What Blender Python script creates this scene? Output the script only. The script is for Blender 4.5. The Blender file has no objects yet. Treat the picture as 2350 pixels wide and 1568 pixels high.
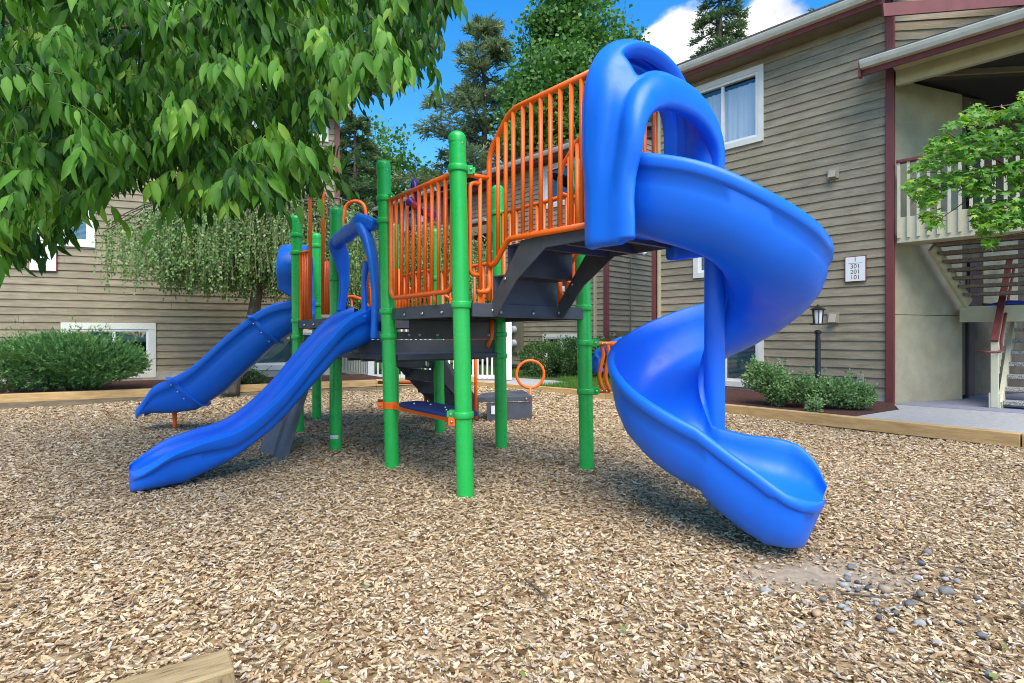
import bpy, math, random
import numpy as np
from mathutils import Vector, Matrix

S = bpy.context.scene
COL = S.collection
R = math.radians
random.seed(7)
RNG = np.random.default_rng(11)
FPX, CX, HY, CAMH = 1267.0, 1175.0, 770.0, 1.2   # photograph measured on a 2350 px wide sheet

# ------------------------------------------------------------------ camera, sky, sun
cam_d = bpy.data.cameras.new('camera')
cam_d.sensor_width = 36.0
cam_d.lens = 36.0 * FPX / 2350.0
cam_d.shift_y = -14.0 / 2350.0
cam_d.clip_start, cam_d.clip_end = 0.05, 3000
cam = bpy.data.objects.new('camera', cam_d)
COL.objects.link(cam)
cam.location = (0, 0, CAMH)
cam.rotation_euler = (R(90), 0, 0)
S.camera = cam

SUN_EL, SUN_AZ = 56.0, 165.0        # azimuth clockwise from +Y
sun_d = bpy.data.lights.new('sun', 'SUN')
sun_d.energy = 1.35
sun_d.angle = R(55)
sun_d.color = (1.0, 0.93, 0.80)
sun = bpy.data.objects.new('sun', sun_d)
COL.objects.link(sun)
sd = Vector((math.sin(R(SUN_AZ)) * math.cos(R(SUN_EL)), math.cos(R(SUN_AZ)) * math.cos(R(SUN_EL)), math.sin(R(SUN_EL))))
sun.rotation_euler = sd.to_track_quat('Z', 'Y').to_euler()

world = bpy.data.worlds.new('World')
S.world = world
world.use_nodes = True
wn, wl = world.node_tree.nodes, world.node_tree.links
wn.clear()
w_out = wn.new('ShaderNodeOutputWorld')
w_bg = wn.new('ShaderNodeBackground')
sky = wn.new('ShaderNodeTexSky')
sky.sky_type = 'NISHITA'
sky.sun_disc = False
sky.sun_elevation, sky.sun_rotation = R(SUN_EL), R(SUN_AZ)
sky.air_density, sky.dust_density, sky.ozone_density = 1.0, 0.15, 3.0
sky.altitude = 0
w_bg.inputs['Strength'].default_value = 0.15
tc = wn.new('ShaderNodeTexCoord')
mp = wn.new('ShaderNodeMapping')
mp.inputs['Scale'].default_value = (1.0, 1.0, 1.7)
mp.inputs['Location'].default_value = (3.9, 2.24, 1.02)
wl.new(tc.outputs['Generated'], mp.inputs['Vector'])
cn = wn.new('ShaderNodeTexNoise')
cn.inputs['Scale'].default_value = 2.1
cn.inputs['Detail'].default_value = 9
cn.inputs['Roughness'].default_value = 0.55
wl.new(mp.outputs['Vector'], cn.inputs['Vector'])
# cumulus seen between the trees: a few cloud heads at their own directions, broken up by the same noise
def cloud_head(x, y, size):
    d = Vector(((x - CX) / FPX, 1.0, (HY - y) / FPX)).normalized()
    vm = wn.new('ShaderNodeVectorMath'); vm.operation = 'DISTANCE'
    wl.new(tc.outputs['Generated'], vm.inputs[0]); vm.inputs[1].default_value = d
    mr = wn.new('ShaderNodeMapRange')
    mr.inputs['From Min'].default_value = size; mr.inputs['From Max'].default_value = 0.0
    mr.inputs['To Min'].default_value = 0.0; mr.inputs['To Max'].default_value = 0.26
    wl.new(vm.outputs['Value'], mr.inputs['Value'])
    return mr.outputs['Result']
acc = cn.outputs['Fac']
for c in [(1565, 100, .10), (1590, 180, .11), (1515, 165, .07), (1790, 105, .08), (1740, 110, .07), (880, 500, .13), (1420, 420, .2), (700, 560, .2)]:
    ad = wn.new('ShaderNodeMath'); ad.operation = 'ADD'
    wl.new(acc, ad.inputs[0]); wl.new(cloud_head(*c), ad.inputs[1]); acc = ad.outputs[0]
cm = wn.new('ShaderNodeMapRange'); cm.interpolation_type = 'SMOOTHSTEP'
cm.inputs['From Min'].default_value = 0.57; cm.inputs['From Max'].default_value = 0.65
wl.new(acc, cm.inputs['Value'])
# cloud body colour: white with soft bluish-grey folds
cn2 = wn.new('ShaderNodeTexNoise'); cn2.inputs['Scale'].default_value = 9; cn2.inputs['Detail'].default_value = 5
wl.new(tc.outputs['Generated'], cn2.inputs['Vector'])
cr = wn.new('ShaderNodeValToRGB')
cr.color_ramp.elements[0].position = .42; cr.color_ramp.elements[0].color = (1.0, 1.10, 1.32, 1)
cr.color_ramp.elements[1].position = .62; cr.color_ramp.elements[1].color = (2.2, 2.17, 2.1, 1)
wl.new(cn2.outputs['Fac'], cr.inputs['Fac'])
hs = wn.new('ShaderNodeHueSaturation'); hs.inputs['Saturation'].default_value = 1.38; hs.inputs['Value'].default_value = .44
wl.new(sky.outputs['Color'], hs.inputs['Color'])
wm = wn.new('ShaderNodeMix'); wm.data_type = 'RGBA'
wl.new(cm.outputs['Result'], wm.inputs['Factor'])
wl.new(hs.outputs['Color'], wm.inputs['A']); wl.new(cr.outputs['Color'], wm.inputs['B'])
wl.new(wm.outputs['Result'], w_bg.inputs['Color'])
wl.new(w_bg.outputs[0], w_out.inputs[0])

S.view_settings.view_transform = 'Standard'
S.view_settings.look = 'None'
S.view_settings.exposure = 2.22
S.view_settings.gamma = 1.0
S.view_settings.use_curve_mapping = False
S.render.engine = 'CYCLES'
S.cycles.use_denoising = True
S.cycles.filter_width = 1.0
S.cycles.max_bounces = 8
S.cycles.transparent_max_bounces = 16

# ------------------------------------------------------------------ helpers
def PX(x, y, Y):
    return Vector(((x - CX) / FPX * Y, Y, CAMH + (HY - y) / FPX * Y))
def GR(x, y, z=0.0):
    return PX(x, y, (CAMH - z) * FPX / (y - HY))
def on_plane(x, y, p, d):
    """point of the vertical plane through p (x,y) along d seen at pixel x,y -> (distance along d, height)"""
    u = (x - CX) / FPX
    s = (u * p[1] - p[0]) / (d[0] - u * d[1])
    Y = p[1] + d[1] * s
    return s, CAMH + (HY - y) / FPX * Y

def node_mat(name):
    m = bpy.data.materials.new(name); m.use_nodes = True
    n, l = m.node_tree.nodes, m.node_tree.links
    return m, n, l, n['Principled BSDF']

def mat(name, c1, c2=None, rough=.5, scale=8, stretch=(1, 1, 1), bump=0.0, bscale=40, bstretch=None, metal=0, spec=.5,
        objvar=0.0, detail=5, ramp=(.35, .65), coat=0.0, bdist=.01, blotch=0.0, rvar=0.0, grain=None):
    m, n, l, b = node_mat(name)
    b.inputs['Roughness'].default_value = rough
    b.inputs['Metallic'].default_value = metal
    b.inputs['Specular IOR Level'].default_value = spec
    b.inputs['Coat Weight'].default_value = coat
    b.inputs['Base Color'].default_value = (*c1, 1)
    geo = n.new('ShaderNodeNewGeometry')
    col = None
    if c2 is not None:
        mpn = n.new('ShaderNodeMapping'); mpn.inputs['Scale'].default_value = stretch
        l.new(geo.outputs['Position'], mpn.inputs['Vector'])
        t = n.new('ShaderNodeTexNoise'); t.inputs['Scale'].default_value = scale; t.inputs['Detail'].default_value = detail
        t.inputs['Roughness'].default_value = .6
        l.new(mpn.outputs['Vector'], t.inputs['Vector'])
        r = n.new('ShaderNodeValToRGB')
        r.color_ramp.elements[0].position, r.color_ramp.elements[1].position = ramp
        r.color_ramp.elements[0].color = (*c1, 1); r.color_ramp.elements[1].color = (*c2, 1)
        l.new(t.outputs['Fac'], r.inputs['Fac'])
        col = r.outputs['Color']
        l.new(col, b.inputs['Base Color'])
    if rvar:
        tr_ = n.new('ShaderNodeTexNoise'); tr_.inputs['Scale'].default_value = 7; tr_.inputs['Detail'].default_value = 8; tr_.inputs['Roughness'].default_value = .7
        l.new(geo.outputs['Position'], tr_.inputs['Vector'])
        mq = n.new('ShaderNodeMapRange'); mq.inputs['From Min'].default_value = .35; mq.inputs['From Max'].default_value = .68
        mq.inputs['To Min'].default_value = rough - rvar * .4; mq.inputs['To Max'].default_value = rough + rvar
        l.new(tr_.outputs['Fac'], mq.inputs['Value']); l.new(mq.outputs['Result'], b.inputs['Roughness'])
    if blotch and col is not None:
        tq = n.new('ShaderNodeTexNoise'); tq.inputs['Scale'].default_value = 1.4; tq.inputs['Detail'].default_value = 8; tq.inputs['Roughness'].default_value = .68
        l.new(geo.outputs['Position'], tq.inputs['Vector'])
        mq = n.new('ShaderNodeMapRange'); mq.inputs['From Min'].default_value = .32; mq.inputs['From Max'].default_value = .62
        mq.inputs['To Min'].default_value = 1 - blotch; mq.inputs['To Max'].default_value = 1.04
        l.new(tq.outputs['Fac'], mq.inputs['Value'])
        hq = n.new('ShaderNodeHueSaturation'); l.new(mq.outputs['Result'], hq.inputs['Value']); l.new(col, hq.inputs['Color'])
        col = hq.outputs['Color']; l.new(col, b.inputs['Base Color'])
    if objvar:
        oi = n.new('ShaderNodeObjectInfo')
        mr = n.new('ShaderNodeMapRange')
        mr.inputs['To Min'].default_value = 1 - objvar; mr.inputs['To Max'].default_value = 1 + objvar
        l.new(oi.outputs['Random'], mr.inputs['Value'])
        h = n.new('ShaderNodeHueSaturation')
        l.new(mr.outputs['Result'], h.inputs['Value'])
        if col: l.new(col, h.inputs['Color'])
        else: h.inputs['Color'].default_value = (*c1, 1)
        l.new(h.outputs['Color'], b.inputs['Base Color'])
    if bump:
        mpb = n.new('ShaderNodeMapping'); mpb.inputs['Scale'].default_value = bstretch or stretch
        l.new(geo.outputs['Position'], mpb.inputs['Vector'])
        tb = n.new('ShaderNodeTexNoise'); tb.inputs['Scale'].default_value = bscale; tb.inputs['Detail'].default_value = 6
        l.new(mpb.outputs['Vector'], tb.inputs['Vector'])
        bn = n.new('ShaderNodeBump'); bn.inputs['Strength'].default_value = bump; bn.inputs['Distance'].default_value = bdist
        l.new(tb.outputs['Fac'], bn.inputs['Height']); l.new(bn.outputs['Normal'], b.inputs['Normal'])
    return m

def leaf_mat(name, dark, mid, light, trans=.3, rough=.45, spec=.4):
    """leaf colour picked by the 'tint' each leaf carries plus the object's own random"""
    m, n, l, b = node_mat(name)
    at = n.new('ShaderNodeAttribute'); at.attribute_name = 'tint'
    oi = n.new('ShaderNodeObjectInfo')
    ad = n.new('ShaderNodeMath'); ad.operation = 'ADD'
    mu = n.new('ShaderNodeMath'); mu.operation = 'MULTIPLY'; mu.inputs[1].default_value = .3
    l.new(oi.outputs['Random'], mu.inputs[0])
    l.new(at.outputs['Fac'], ad.inputs[0]); l.new(mu.outputs[0], ad.inputs[1])
    r = n.new('ShaderNodeValToRGB')
    e = r.color_ramp.elements
    e[0].position = .1; e[0].color = (*dark, 1)
    e[1].position = 1.1 if False else 1.0; e[1].color = (*light, 1)
    em = e.new(.55); em.color = (*mid, 1)
    l.new(ad.outputs[0], r.inputs['Fac'])
    l.new(r.outputs['Color'], b.inputs['Base Color'])
    b.inputs['Roughness'].default_value = rough
    b.inputs['Specular IOR Level'].default_value = spec
    tr = n.new('ShaderNodeBsdfTranslucent')
    h = n.new('ShaderNodeHueSaturation'); h.inputs['Saturation'].default_value = 1.1; h.inputs['Value'].default_value = 1.5
    l.new(r.outputs['Color'], h.inputs['Color']); l.new(h.outputs['Color'], tr.inputs['Color'])
    mx = n.new('ShaderNodeMixShader'); mx.inputs['Fac'].default_value = trans
    l.new(b.outputs[0], mx.inputs[1]); l.new(tr.outputs[0], mx.inputs[2])
    l.new(mx.outputs[0], n['Material Output'].inputs['Surface'])
    return m

def glass_mat(name, tint=(.9, .95, .95), base=.06, gain=1.0):
    m, n, l, b = node_mat(name)
    n.remove(b)
    t = n.new('ShaderNodeBsdfTransparent'); t.inputs['Color'].default_value = (*tint, 1)
    g = n.new('ShaderNodeBsdfGlossy'); g.inputs['Roughness'].default_value = .02
    lw = n.new('ShaderNodeFresnel'); lw.inputs['IOR'].default_value = 1.5
    mr = n.new('ShaderNodeMapRange'); mr.inputs['To Min'].default_value = base; mr.inputs['To Max'].default_value = base + gain
    l.new(lw.outputs['Fac'], mr.inputs['Value'])
    mx = n.new('ShaderNodeMixShader')
    l.new(mr.outputs['Result'], mx.inputs['Fac']); l.new(t.outputs[0], mx.inputs[1]); l.new(g.outputs[0], mx.inputs[2])
    l.new(mx.outputs[0], n['Material Output'].inputs['Surface'])
    return m

class MB:
    """collects simple solids and links them as ONE mesh object"""
    def __init__(s): s.v, s.f = [], []
    def add(s, vs, fs):
        k = len(s.v); s.v += [tuple(p) for p in vs]; s.f += [tuple(i + k for i in f) for f in fs]; return s
    def box(s, c, size, ang=0.0, mtx=None):
        hx, hy, hz = size[0] / 2, size[1] / 2, size[2] / 2
        ca, sa = math.cos(ang), math.sin(ang)
        vs = []
        for x, y, z in ((-1,-1,-1),(1,-1,-1),(1,1,-1),(-1,1,-1),(-1,-1,1),(1,-1,1),(1,1,1),(-1,1,1)):
            p = Vector((x * hx, y * hy, z * hz))
            if mtx is not None: p = mtx @ p
            else: p = Vector((p.x * ca - p.y * sa, p.x * sa + p.y * ca, p.z))
            vs.append(p + Vector(c))
        return s.add(vs, [(3,2,1,0),(4,5,6,7),(0,1,5,4),(1,2,6,5),(2,3,7,6),(3,0,4,7)])
    def beam(s, a, b, w, h, up=(0, 0, 1)):
        """box bar from a to b, w across, h along up"""
        a, b = Vector(a), Vector(b); d = b - a; L = d.length; d.normalize()
        x = d; y = Vector(up).cross(x)
        if y.length < 1e-5: y = Vector((0, 1, 0)).cross(x)
        y.normalize(); z = x.cross(y)
        m = Matrix((x, y, z)).transposed()
        return s.box((a + b) / 2, (L, w, h), mtx=m)
    def loft(s, rings, caps=True, closed=True):
        k = len(s.v); n = len(rings[0])
        for r in rings: s.v += [tuple(p) for p in r]
        m = n if closed else n - 1
        for i in range(len(rings) - 1):
            for j in range(m):
                a, b = k + i * n + j, k + i * n + (j + 1) % n
                s.f.append((a, b, b + n, a + n))
        if caps:
            s.f.append(tuple(k + j for j in range(n))[::-1])
            s.f.append(tuple(k + (len(rings) - 1) * n + j for j in range(n)))
        return s
    def tube(s, pts, r, sides=10, caps=True):
        pts = [Vector(p) for p in pts]
        rr = r if hasattr(r, '__len__') else [r] * len(pts)
        t0 = (pts[1] - pts[0]).normalized()
        nrm = t0.orthogonal().normalized()
        rings = []
        for i, p in enumerate(pts):
            if i == 0: t = t0
            elif i == len(pts) - 1: t = (pts[-1] - pts[-2]).normalized()
            else:
                t = (pts[i + 1] - p).normalized() + (p - pts[i - 1]).normalized()
                t = t.normalized() if t.length > 1e-6 else (p - pts[i - 1]).normalized()
            nrm = (nrm - t * nrm.dot(t))
            nrm = nrm.normalized() if nrm.length > 1e-6 else t.orthogonal().normalized()
            bn = t.cross(nrm)
            rings.append([p + (nrm * math.cos(2 * math.pi * j / sides) + bn * math.sin(2 * math.pi * j / sides)) * rr[i] for j in range(sides)])
        return s.loft(rings, caps)
    def lathe(s, c, prof, sides=20):
        c = Vector(c)
        rings = [[c + Vector((r * math.cos(2 * math.pi * j / sides), r * math.sin(2 * math.pi * j / sides), z)) for j in range(sides)] for r, z in prof]
        return s.loft(rings, True)
    def prism(s, poly, z0, z1):
        n = len(poly)
        vs = [(p[0], p[1], z0 if not hasattr(z0, '__len__') else z0[i]) for i, p in enumerate(poly)] + \
             [(p[0], p[1], z1 if not hasattr(z1, '__len__') else z1[i]) for i, p in enumerate(poly)]
        fs = [tuple(range(n))[::-1], tuple(range(n, 2 * n))] + [(i, (i + 1) % n, n + (i + 1) % n, n + i) for i in range(n)]
        return s.add(vs, fs)

def root_off(parent):
    """world offset of a parent chain (parts are built in world coordinates, roots only translate)"""
    o = Vector((0, 0, 0))
    while parent is not None:
        o += parent.location; parent = parent.parent
    return o

def mesh_from(name, mb, m, smooth=False, bevel=0.0, subsurf=0, autosmooth=None):
    me = bpy.data.meshes.new(name)
    me.from_pydata(mb.v, [], mb.f)
    me.update()
    if m: me.materials.append(m)
    if smooth: me.polygons.foreach_set('use_smooth', [True] * len(me.polygons))
    return me

def obj(name, mb, m, parent=None, smooth=False, bevel=0.0, subsurf=0, angle=None, kind=None, label=None):
    me = mesh_from(name, mb, m, smooth or angle is not None)
    if angle is not None:
        me.set_sharp_from_angle(angle=R(angle))
    o = bpy.data.objects.new(name, me)
    COL.objects.link(o)
    if parent is not None:
        o.parent = parent
        o.location = -root_off(parent)
    if bevel:
        md = o.modifiers.new('bevel', 'BEVEL'); md.width = bevel; md.segments = 2; md.limit_method = 'ANGLE'
    if subsurf:
        md = o.modifiers.new('sub', 'SUBSURF'); md.levels = subsurf; md.render_levels = subsurf
    if kind: o['kind'] = kind
    if label: o['label'] = label
    return o

def piece(name, me, parent, loc, rotz=0.0, scale=(1, 1, 1), mtx=None):
    """object sharing mesh data, placed at a world position under a parent chain that only translates"""
    o = bpy.data.objects.new(name, me); COL.objects.link(o)
    o.parent = parent
    off = root_off(parent) if parent is not None else Vector((0, 0, 0))
    if mtx is not None:
        m = mtx.copy(); m.translation = Vector(mtx.translation) - off
        o.matrix_local = m
    else:
        o.location = Vector(loc) - off
        o.rotation_euler = (0, 0, rotz); o.scale = scale
    return o

def thing(name, label, cat, loc=(0, 0, 0), group=None):
    o = bpy.data.objects.new(name, None); COL.objects.link(o)
    o.location = loc; o['label'] = label; o['category'] = cat
    o.empty_display_size = .1
    if group: o['group'] = group
    return o
def tag(o, label, cat, group=None, kind=None):
    if label: o['label'] = label
    if cat: o['category'] = cat
    if group: o['group'] = group
    if kind: o['kind'] = kind
    return o
def struct(name, mb, m, parent=None, **k):
    o = obj(name, mb, m, parent, **k); o['kind'] = 'structure'; return o

def fillet(pts, r, n=5):
    pts = [Vector(p) for p in pts]; out = [pts[0]]
    for i in range(1, len(pts) - 1):
        a, b, c = pts[i - 1], pts[i], pts[i + 1]
        d1, d2 = (a - b), (c - b)
        q = min(r, d1.length * .49, d2.length * .49)
        p1, p2 = b + d1.normalized() * q, b + d2.normalized() * q
        for k in range(n + 1):
            t = k / n
            out.append(p1 * (1 - t) ** 2 + b * 2 * t * (1 - t) + p2 * t * t)
    out.append(pts[-1]); return out

def interp(tbl, x):
    xs = [a for a, _ in tbl]; ys = [b for _, b in tbl]
    return float(np.interp(x, xs, ys))
def smooth_tbl(tbl, x):
    """monotone-ish cubic through a table"""
    xs = np.array([a for a, _ in tbl]); ys = np.array([b for _, b in tbl])
    m = np.gradient(ys, xs)
    i = int(np.clip(np.searchsorted(xs, x) - 1, 0, len(xs) - 2))
    h = xs[i + 1] - xs[i]; t = min(max((x - xs[i]) / h, 0), 1)
    return float((2*t**3-3*t**2+1)*ys[i] + (t**3-2*t**2+t)*h*m[i] + (-2*t**3+3*t**2)*ys[i+1] + (t**3-t**2)*h*m[i+1])

def np_mesh(name, V, F, mats, tint=None, smooth=False):
    """V (n,3), F (m,k) arrays"""
    me = bpy.data.meshes.new(name)
    V = np.ascontiguousarray(V, dtype=np.float32); F = np.ascontiguousarray(F, dtype=np.int32)
    me.vertices.add(len(V)); me.vertices.foreach_set('co', V.ravel())
    k = F.shape[1]
    me.loops.add(F.size); me.loops.foreach_set('vertex_index', F.ravel())
    me.polygons.add(len(F))
    me.polygons.foreach_set('loop_start', np.arange(0, F.size, k, dtype=np.int32))
    if tint is not None:
        a = me.attributes.new('tint', 'FLOAT', 'FACE'); a.data.foreach_set('value', np.ascontiguousarray(tint, dtype=np.float32))
    if smooth: me.polygons.foreach_set('use_smooth', np.ones(len(F), dtype=bool))
    me.update(calc_edges=True)
    if mats: me.materials.append(mats)
    return me
def link(name, me, parent=None, kind=None):
    o = bpy.data.objects.new(name, me); COL.objects.link(o)
    if parent is not None:
        o.parent = parent; o.location = -root_off(parent)
    if kind: o['kind'] = kind
    return o

# leaf templates: x along the leaf (0..1), y across, z out of the blade
def T_ovate(w=.2, fold=.06, droop=.16):
    xs = [0, .22, .5, .78, 1.0]; ws = [0, w * .85, w, w * .52, 0]
    v = [(x, 0, -droop * x * x) for x in xs]
    for sgn in (1, -1):
        for i in (1, 2, 3): v.append((xs[i], sgn * ws[i], fold - droop * xs[i] ** 2))
    f = [(0, 5, 1), (1, 5, 6), (1, 6, 2), (2, 6, 7), (2, 7, 3), (3, 7, 4),
         (0, 1, 8), (1, 9, 8), (1, 2, 9), (2, 10, 9), (2, 3, 10), (3, 4, 10)]
    return np.array(v, float), np.array(f)
def T_kite(w=.3, fold=.08):
    v = [(0, 0, 0), (.38, w, fold), (1, 0, 0), (.38, -w, fold)]
    return np.array(v, float), np.array([(0, 1, 2), (0, 2, 3)])
def T_maple():
    ang = [-150, -105, -75, -48, -22, 0, 22, 48, 75, 105, 150]
    rad = [.42, .40, .78, .42, .60, 1.0, .60, .42, .78, .40, .42]
    rad = [.4, .34, .74, .40, .66, .72, .66, .40, .74, .34, .4]
    rad[5] = 1.0; rad[4] = rad[6] = .45; rad[3] = rad[7] = .82; rad[2] = rad[8] = .42; rad[1] = rad[9] = .6; 
    v = [(.35, 0, .03)]
    for a, r in zip(ang, rad):
        v.append((.35 + r * .65 * math.cos(R(a)), r * .65 * math.sin(R(a)), -.10 * r))
    f = [(0, i, i + 1) for i in range(1, 11)]
    return np.array(v, float), np.array(f)
def T_needle():
    v = [(0, -.05, 0), (0, .05, 0), (1, 0, 0)]
    return np.array(v, float), np.array([(0, 1, 2)])

def unit(a): return a / np.maximum(np.linalg.norm(a, axis=1, keepdims=True), 1e-9)
def frames(d, n):
    d = unit(d); n = n - d * (n * d).sum(1, keepdims=True); n = unit(n)
    return np.stack([d, np.cross(n, d), n], axis=2)      # columns x,y,z
def leaves(name, T, pos, d, n, size, tint, m, parent=None, kind=None, smooth=False):
    tv, tf = T; N = len(pos)
    M = frames(d, n)
    V = np.einsum('nij,kj->nki', M, tv) * size[:, None, None] + pos[:, None, :]
    F = tf[None] + (np.arange(N) * len(tv))[:, None, None]
    me = np_mesh(name, V.reshape(-1, 3), F.reshape(-1, 3), m, np.repeat(tint, len(tf)), smooth)
    return link(name, me, parent, kind)
def leaf_objects(T, pos, d, n, size, m, parent, name='leaf'):
    tv, tf = T
    me = np_mesh(name, tv, tf, m, np.full(len(tf), .35), True)
    M = frames(d, n)
    for i in range(len(pos)):
        mt = Matrix([[*(M[i][r] * size[i]), pos[i][r]] for r in range(3)] + [[0, 0, 0, 1]])
        piece(name, me, parent, None, mtx=mt)

def in_poly(x, y, poly):
    P = np.array(poly, float); inside = np.zeros(len(x), bool)
    j = len(P) - 1
    for i in range(len(P)):
        c = ((P[i, 1] > y) != (P[j, 1] > y)) & (x < (P[j, 0] - P[i, 0]) * (y - P[i, 1]) / (P[j, 1] - P[i, 1] + 1e-12) + P[i, 0])
        inside ^= c; j = i
    return inside

def text_mesh(body, size, m, name='lettering', align='CENTER'):
    cu = bpy.data.curves.new(name, 'FONT'); cu.body = body; cu.size = size
    cu.align_x = align; cu.align_y = 'CENTER'; cu.extrude = .0008
    o = bpy.data.objects.new(name, cu); COL.objects.link(o)
    dg = bpy.context.evaluated_depsgraph_get()
    me = bpy.data.meshes.new_from_object(o.evaluated_get(dg))
    bpy.data.objects.remove(o); bpy.data.curves.remove(cu)
    me.materials.clear(); me.materials.append(m); me.name = name
    return me

# ------------------------------------------------------------------ materials
M_blue = mat('blue_plastic', (.006, .142, .72), (.008, .152, .76), rough=.36, scale=1.6, bump=.06, bscale=420, spec=.4, rvar=.16, blotch=.05)
def scuff(m):
    n, l = m.node_tree.nodes, m.node_tree.links; b = n['Principled BSDF']
    g_ = n.new('ShaderNodeNewGeometry'); w_ = n.new('ShaderNodeTexNoise'); w_.inputs['Scale'].default_value = 26; w_.inputs['Detail'].default_value = 10; w_.inputs['Roughness'].default_value = .75
    mp_ = n.new('ShaderNodeMapping'); mp_.inputs['Scale'].default_value = (1, 1, .35); l.new(g_.outputs['Position'], mp_.inputs['Vector']); l.new(mp_.outputs['Vector'], w_.inputs['Vector'])
    r_ = n.new('ShaderNodeMapRange'); r_.inputs['From Min'].default_value = .60; r_.inputs['From Max'].default_value = .78; r_.inputs['To Max'].default_value = .22
    l.new(w_.outputs['Fac'], r_.inputs['Value'])
    x_ = n.new('ShaderNodeMix'); x_.data_type = 'RGBA'
    src = b.inputs['Base Color'].links[0].from_socket
    l.new(r_.outputs['Result'], x_.inputs['Factor']); l.new(src, x_.inputs['A']); x_.inputs['B'].default_value = (.16, .26, .52, 1)
    l.new(x_.outputs['Result'], b.inputs['Base Color'])
scuff(M_blue)
M_navy = mat('navy_plastic', (.008, .022, .12), rough=.5, bump=.08, bscale=200)
M_green = mat('green_paint', (.018, .44, .075), (.020, .47, .085), rough=.27, scale=3, bump=.02, bscale=300, rvar=.14, blotch=.07)
M_orange = mat('orange_paint', (.86, .135, .006), (.90, .145, .007), rough=.32, scale=4, rvar=.12, blotch=.06)
M_deck = mat('grey_coated_steel', (.062, .068, .088), (.082, .088, .108), rough=.46, scale=6, bump=.12, bscale=260, rvar=.15, blotch=.15)
M_bolt = mat('bolt_steel', (.55, .55, .55), rough=.3, metal=1)
M_red = mat('red_grip', (.55, .025, .02), rough=.45)
M_galv = mat('galvanised_steel', (.22, .22, .23), (.30, .30, .31), rough=.5, metal=.6, scale=20)
M_white = mat('white_vinyl', (.78, .78, .78), (.74, .74, .735), rough=.4, scale=5)
M_siding = mat('siding_wood', (.242, .198, .132), (.330, .280, .200), rough=.8, scale=3.0, stretch=(1, 1, 7), bump=.55, bscale=9,
               bstretch=(1, 1, 14), objvar=.07, spec=.25, blotch=.16)
M_sidingL = mat('siding_wood_pale', (.242, .198, .130), (.328, .276, .188), rough=.8, scale=3.0, stretch=(1, 1, 7), bump=.5, bscale=9,
               bstretch=(1, 1, 14), objvar=.07, spec=.25, blotch=.16)
M_sheath = mat('wall_sheathing', (.06, .05, .035), rough=.9)
M_trimred = mat('red_trim', (.145, .031, .029), (.185, .043, .039), rough=.6, scale=6, stretch=(1, 1, .3), bump=.2, bscale=40)
M_gutter = mat('gutter_paint', (.47, .44, .36), (.56, .53, .45), rough=.5, scale=5, stretch=(1, 1, .5))
M_trimw = mat('window_trim_paint', (.62, .60, .52), (.70, .68, .61), rough=.6, scale=6, bump=.15, bscale=50)
M_cream = mat('cream_paint', (.56, .52, .36), (.64, .60, .43), rough=.6, scale=4, bump=.15, bscale=40)
M_beam = mat('beam_paint', (.40, .36, .215), (.47, .425, .27), rough=.65, scale=4, bump=.2, bscale=30)
M_stucco = mat('stucco', (.30, .265, .175), (.40, .365, .255), rough=.9, scale=2.6, bump=.6, bscale=45, detail=8, ramp=(.3, .7))
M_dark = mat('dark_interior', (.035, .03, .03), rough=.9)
M_soffit = mat('soffit_wood', (.15, .118, .075), (.19, .15, .10), rough=.85, scale=6, stretch=(1, 1, 1), bump=.3)
M_shingle = mat('roof_shingle', (.05, .045, .042), (.10, .09, .085), rough=.95, scale=30, bump=.6, bscale=60)
M_concrete = mat('concrete', (.33, .32, .31), (.42, .41, .395), rough=.9, scale=14, bump=.35, bscale=90, detail=9)
M_floorpaint = mat('painted_concrete', (.22, .225, .29), (.28, .285, .35), rough=.8, scale=10, bump=.2, bscale=80)
M_found = mat('foundation', (.36, .34, .29), (.45, .43, .37), rough=.9, scale=8, bump=.4, bscale=40)
M_mulch = mat('red_mulch', (.035, .014, .009), (.13, .045, .028), rough=.95, scale=45, bump=1.0, bscale=60, detail=9, bdist=.03)
M_soil = mat('soil', (.26, .175, .085), (.42, .30, .165), rough=.95, scale=60, bump=.8, bscale=90, detail=9)
M_dirt = mat('bare_dirt', (.25, .195, .135), (.37, .30, .215), rough=.95, scale=25, bump=.5, bscale=120, detail=9)
M_lawn = mat('lawn_soil', (.035, .06, .012), (.06, .10, .02), rough=.95, scale=30)
M_timber = mat('timber', (.40, .245, .095), (.56, .37, .165), rough=.75, scale=4, stretch=(1, 1, 6), bump=.35, bscale=20, bstretch=(1, 1, 6), objvar=.10)
M_timberold = mat('weathered_timber', (.15, .115, .07), (.25, .20, .13), rough=.85, scale=4, stretch=(1, 1, 6), bump=.4, bscale=20, objvar=.1)
M_bark = mat('bark', (.055, .042, .030), (.13, .11, .085), rough=.95, scale=14, stretch=(1, 1, .35), bump=1.0, bscale=24, detail=8, bdist=.03)
M_twig = mat('twig', (.12, .15, .04), rough=.7)
M_black = mat('black_metal', (.008, .008, .010), rough=.35)
M_signw = mat('sign_white', (.80, .80, .78), rough=.4)
M_ink = mat('sign_ink', (.10, .09, .085), rough=.6)
M_lampglass = mat('lamp_glass', (.75, .76, .78), rough=.25)
M_glass = glass_mat('window_glass', (.80, .88, .88), .05, .9)
M_glass_up = glass_mat('upper_window_glass', (.95, .97, .98), .05, .5)
M_blind = mat('blind', (.62, .66, .64), rough=.6)
M_curtain = mat('curtain', (.80, .82, .84), rough=.8)
M_door = mat('door_paint', (.045, .016, .018), rough=.5)
M_tread = mat('exposed_aggregate', (.12, .12, .12), (.48, .46, .44), rough=.9, scale=70, detail=3, ramp=(.42, .58), bump=.4, bscale=120)
M_treadold = mat('old_tread', (.10, .075, .05), (.24, .19, .14), rough=.9, scale=50, detail=4, bump=.3)
M_purple = mat('purple_toy', (.05, .02, .24), rough=.3)
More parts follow.
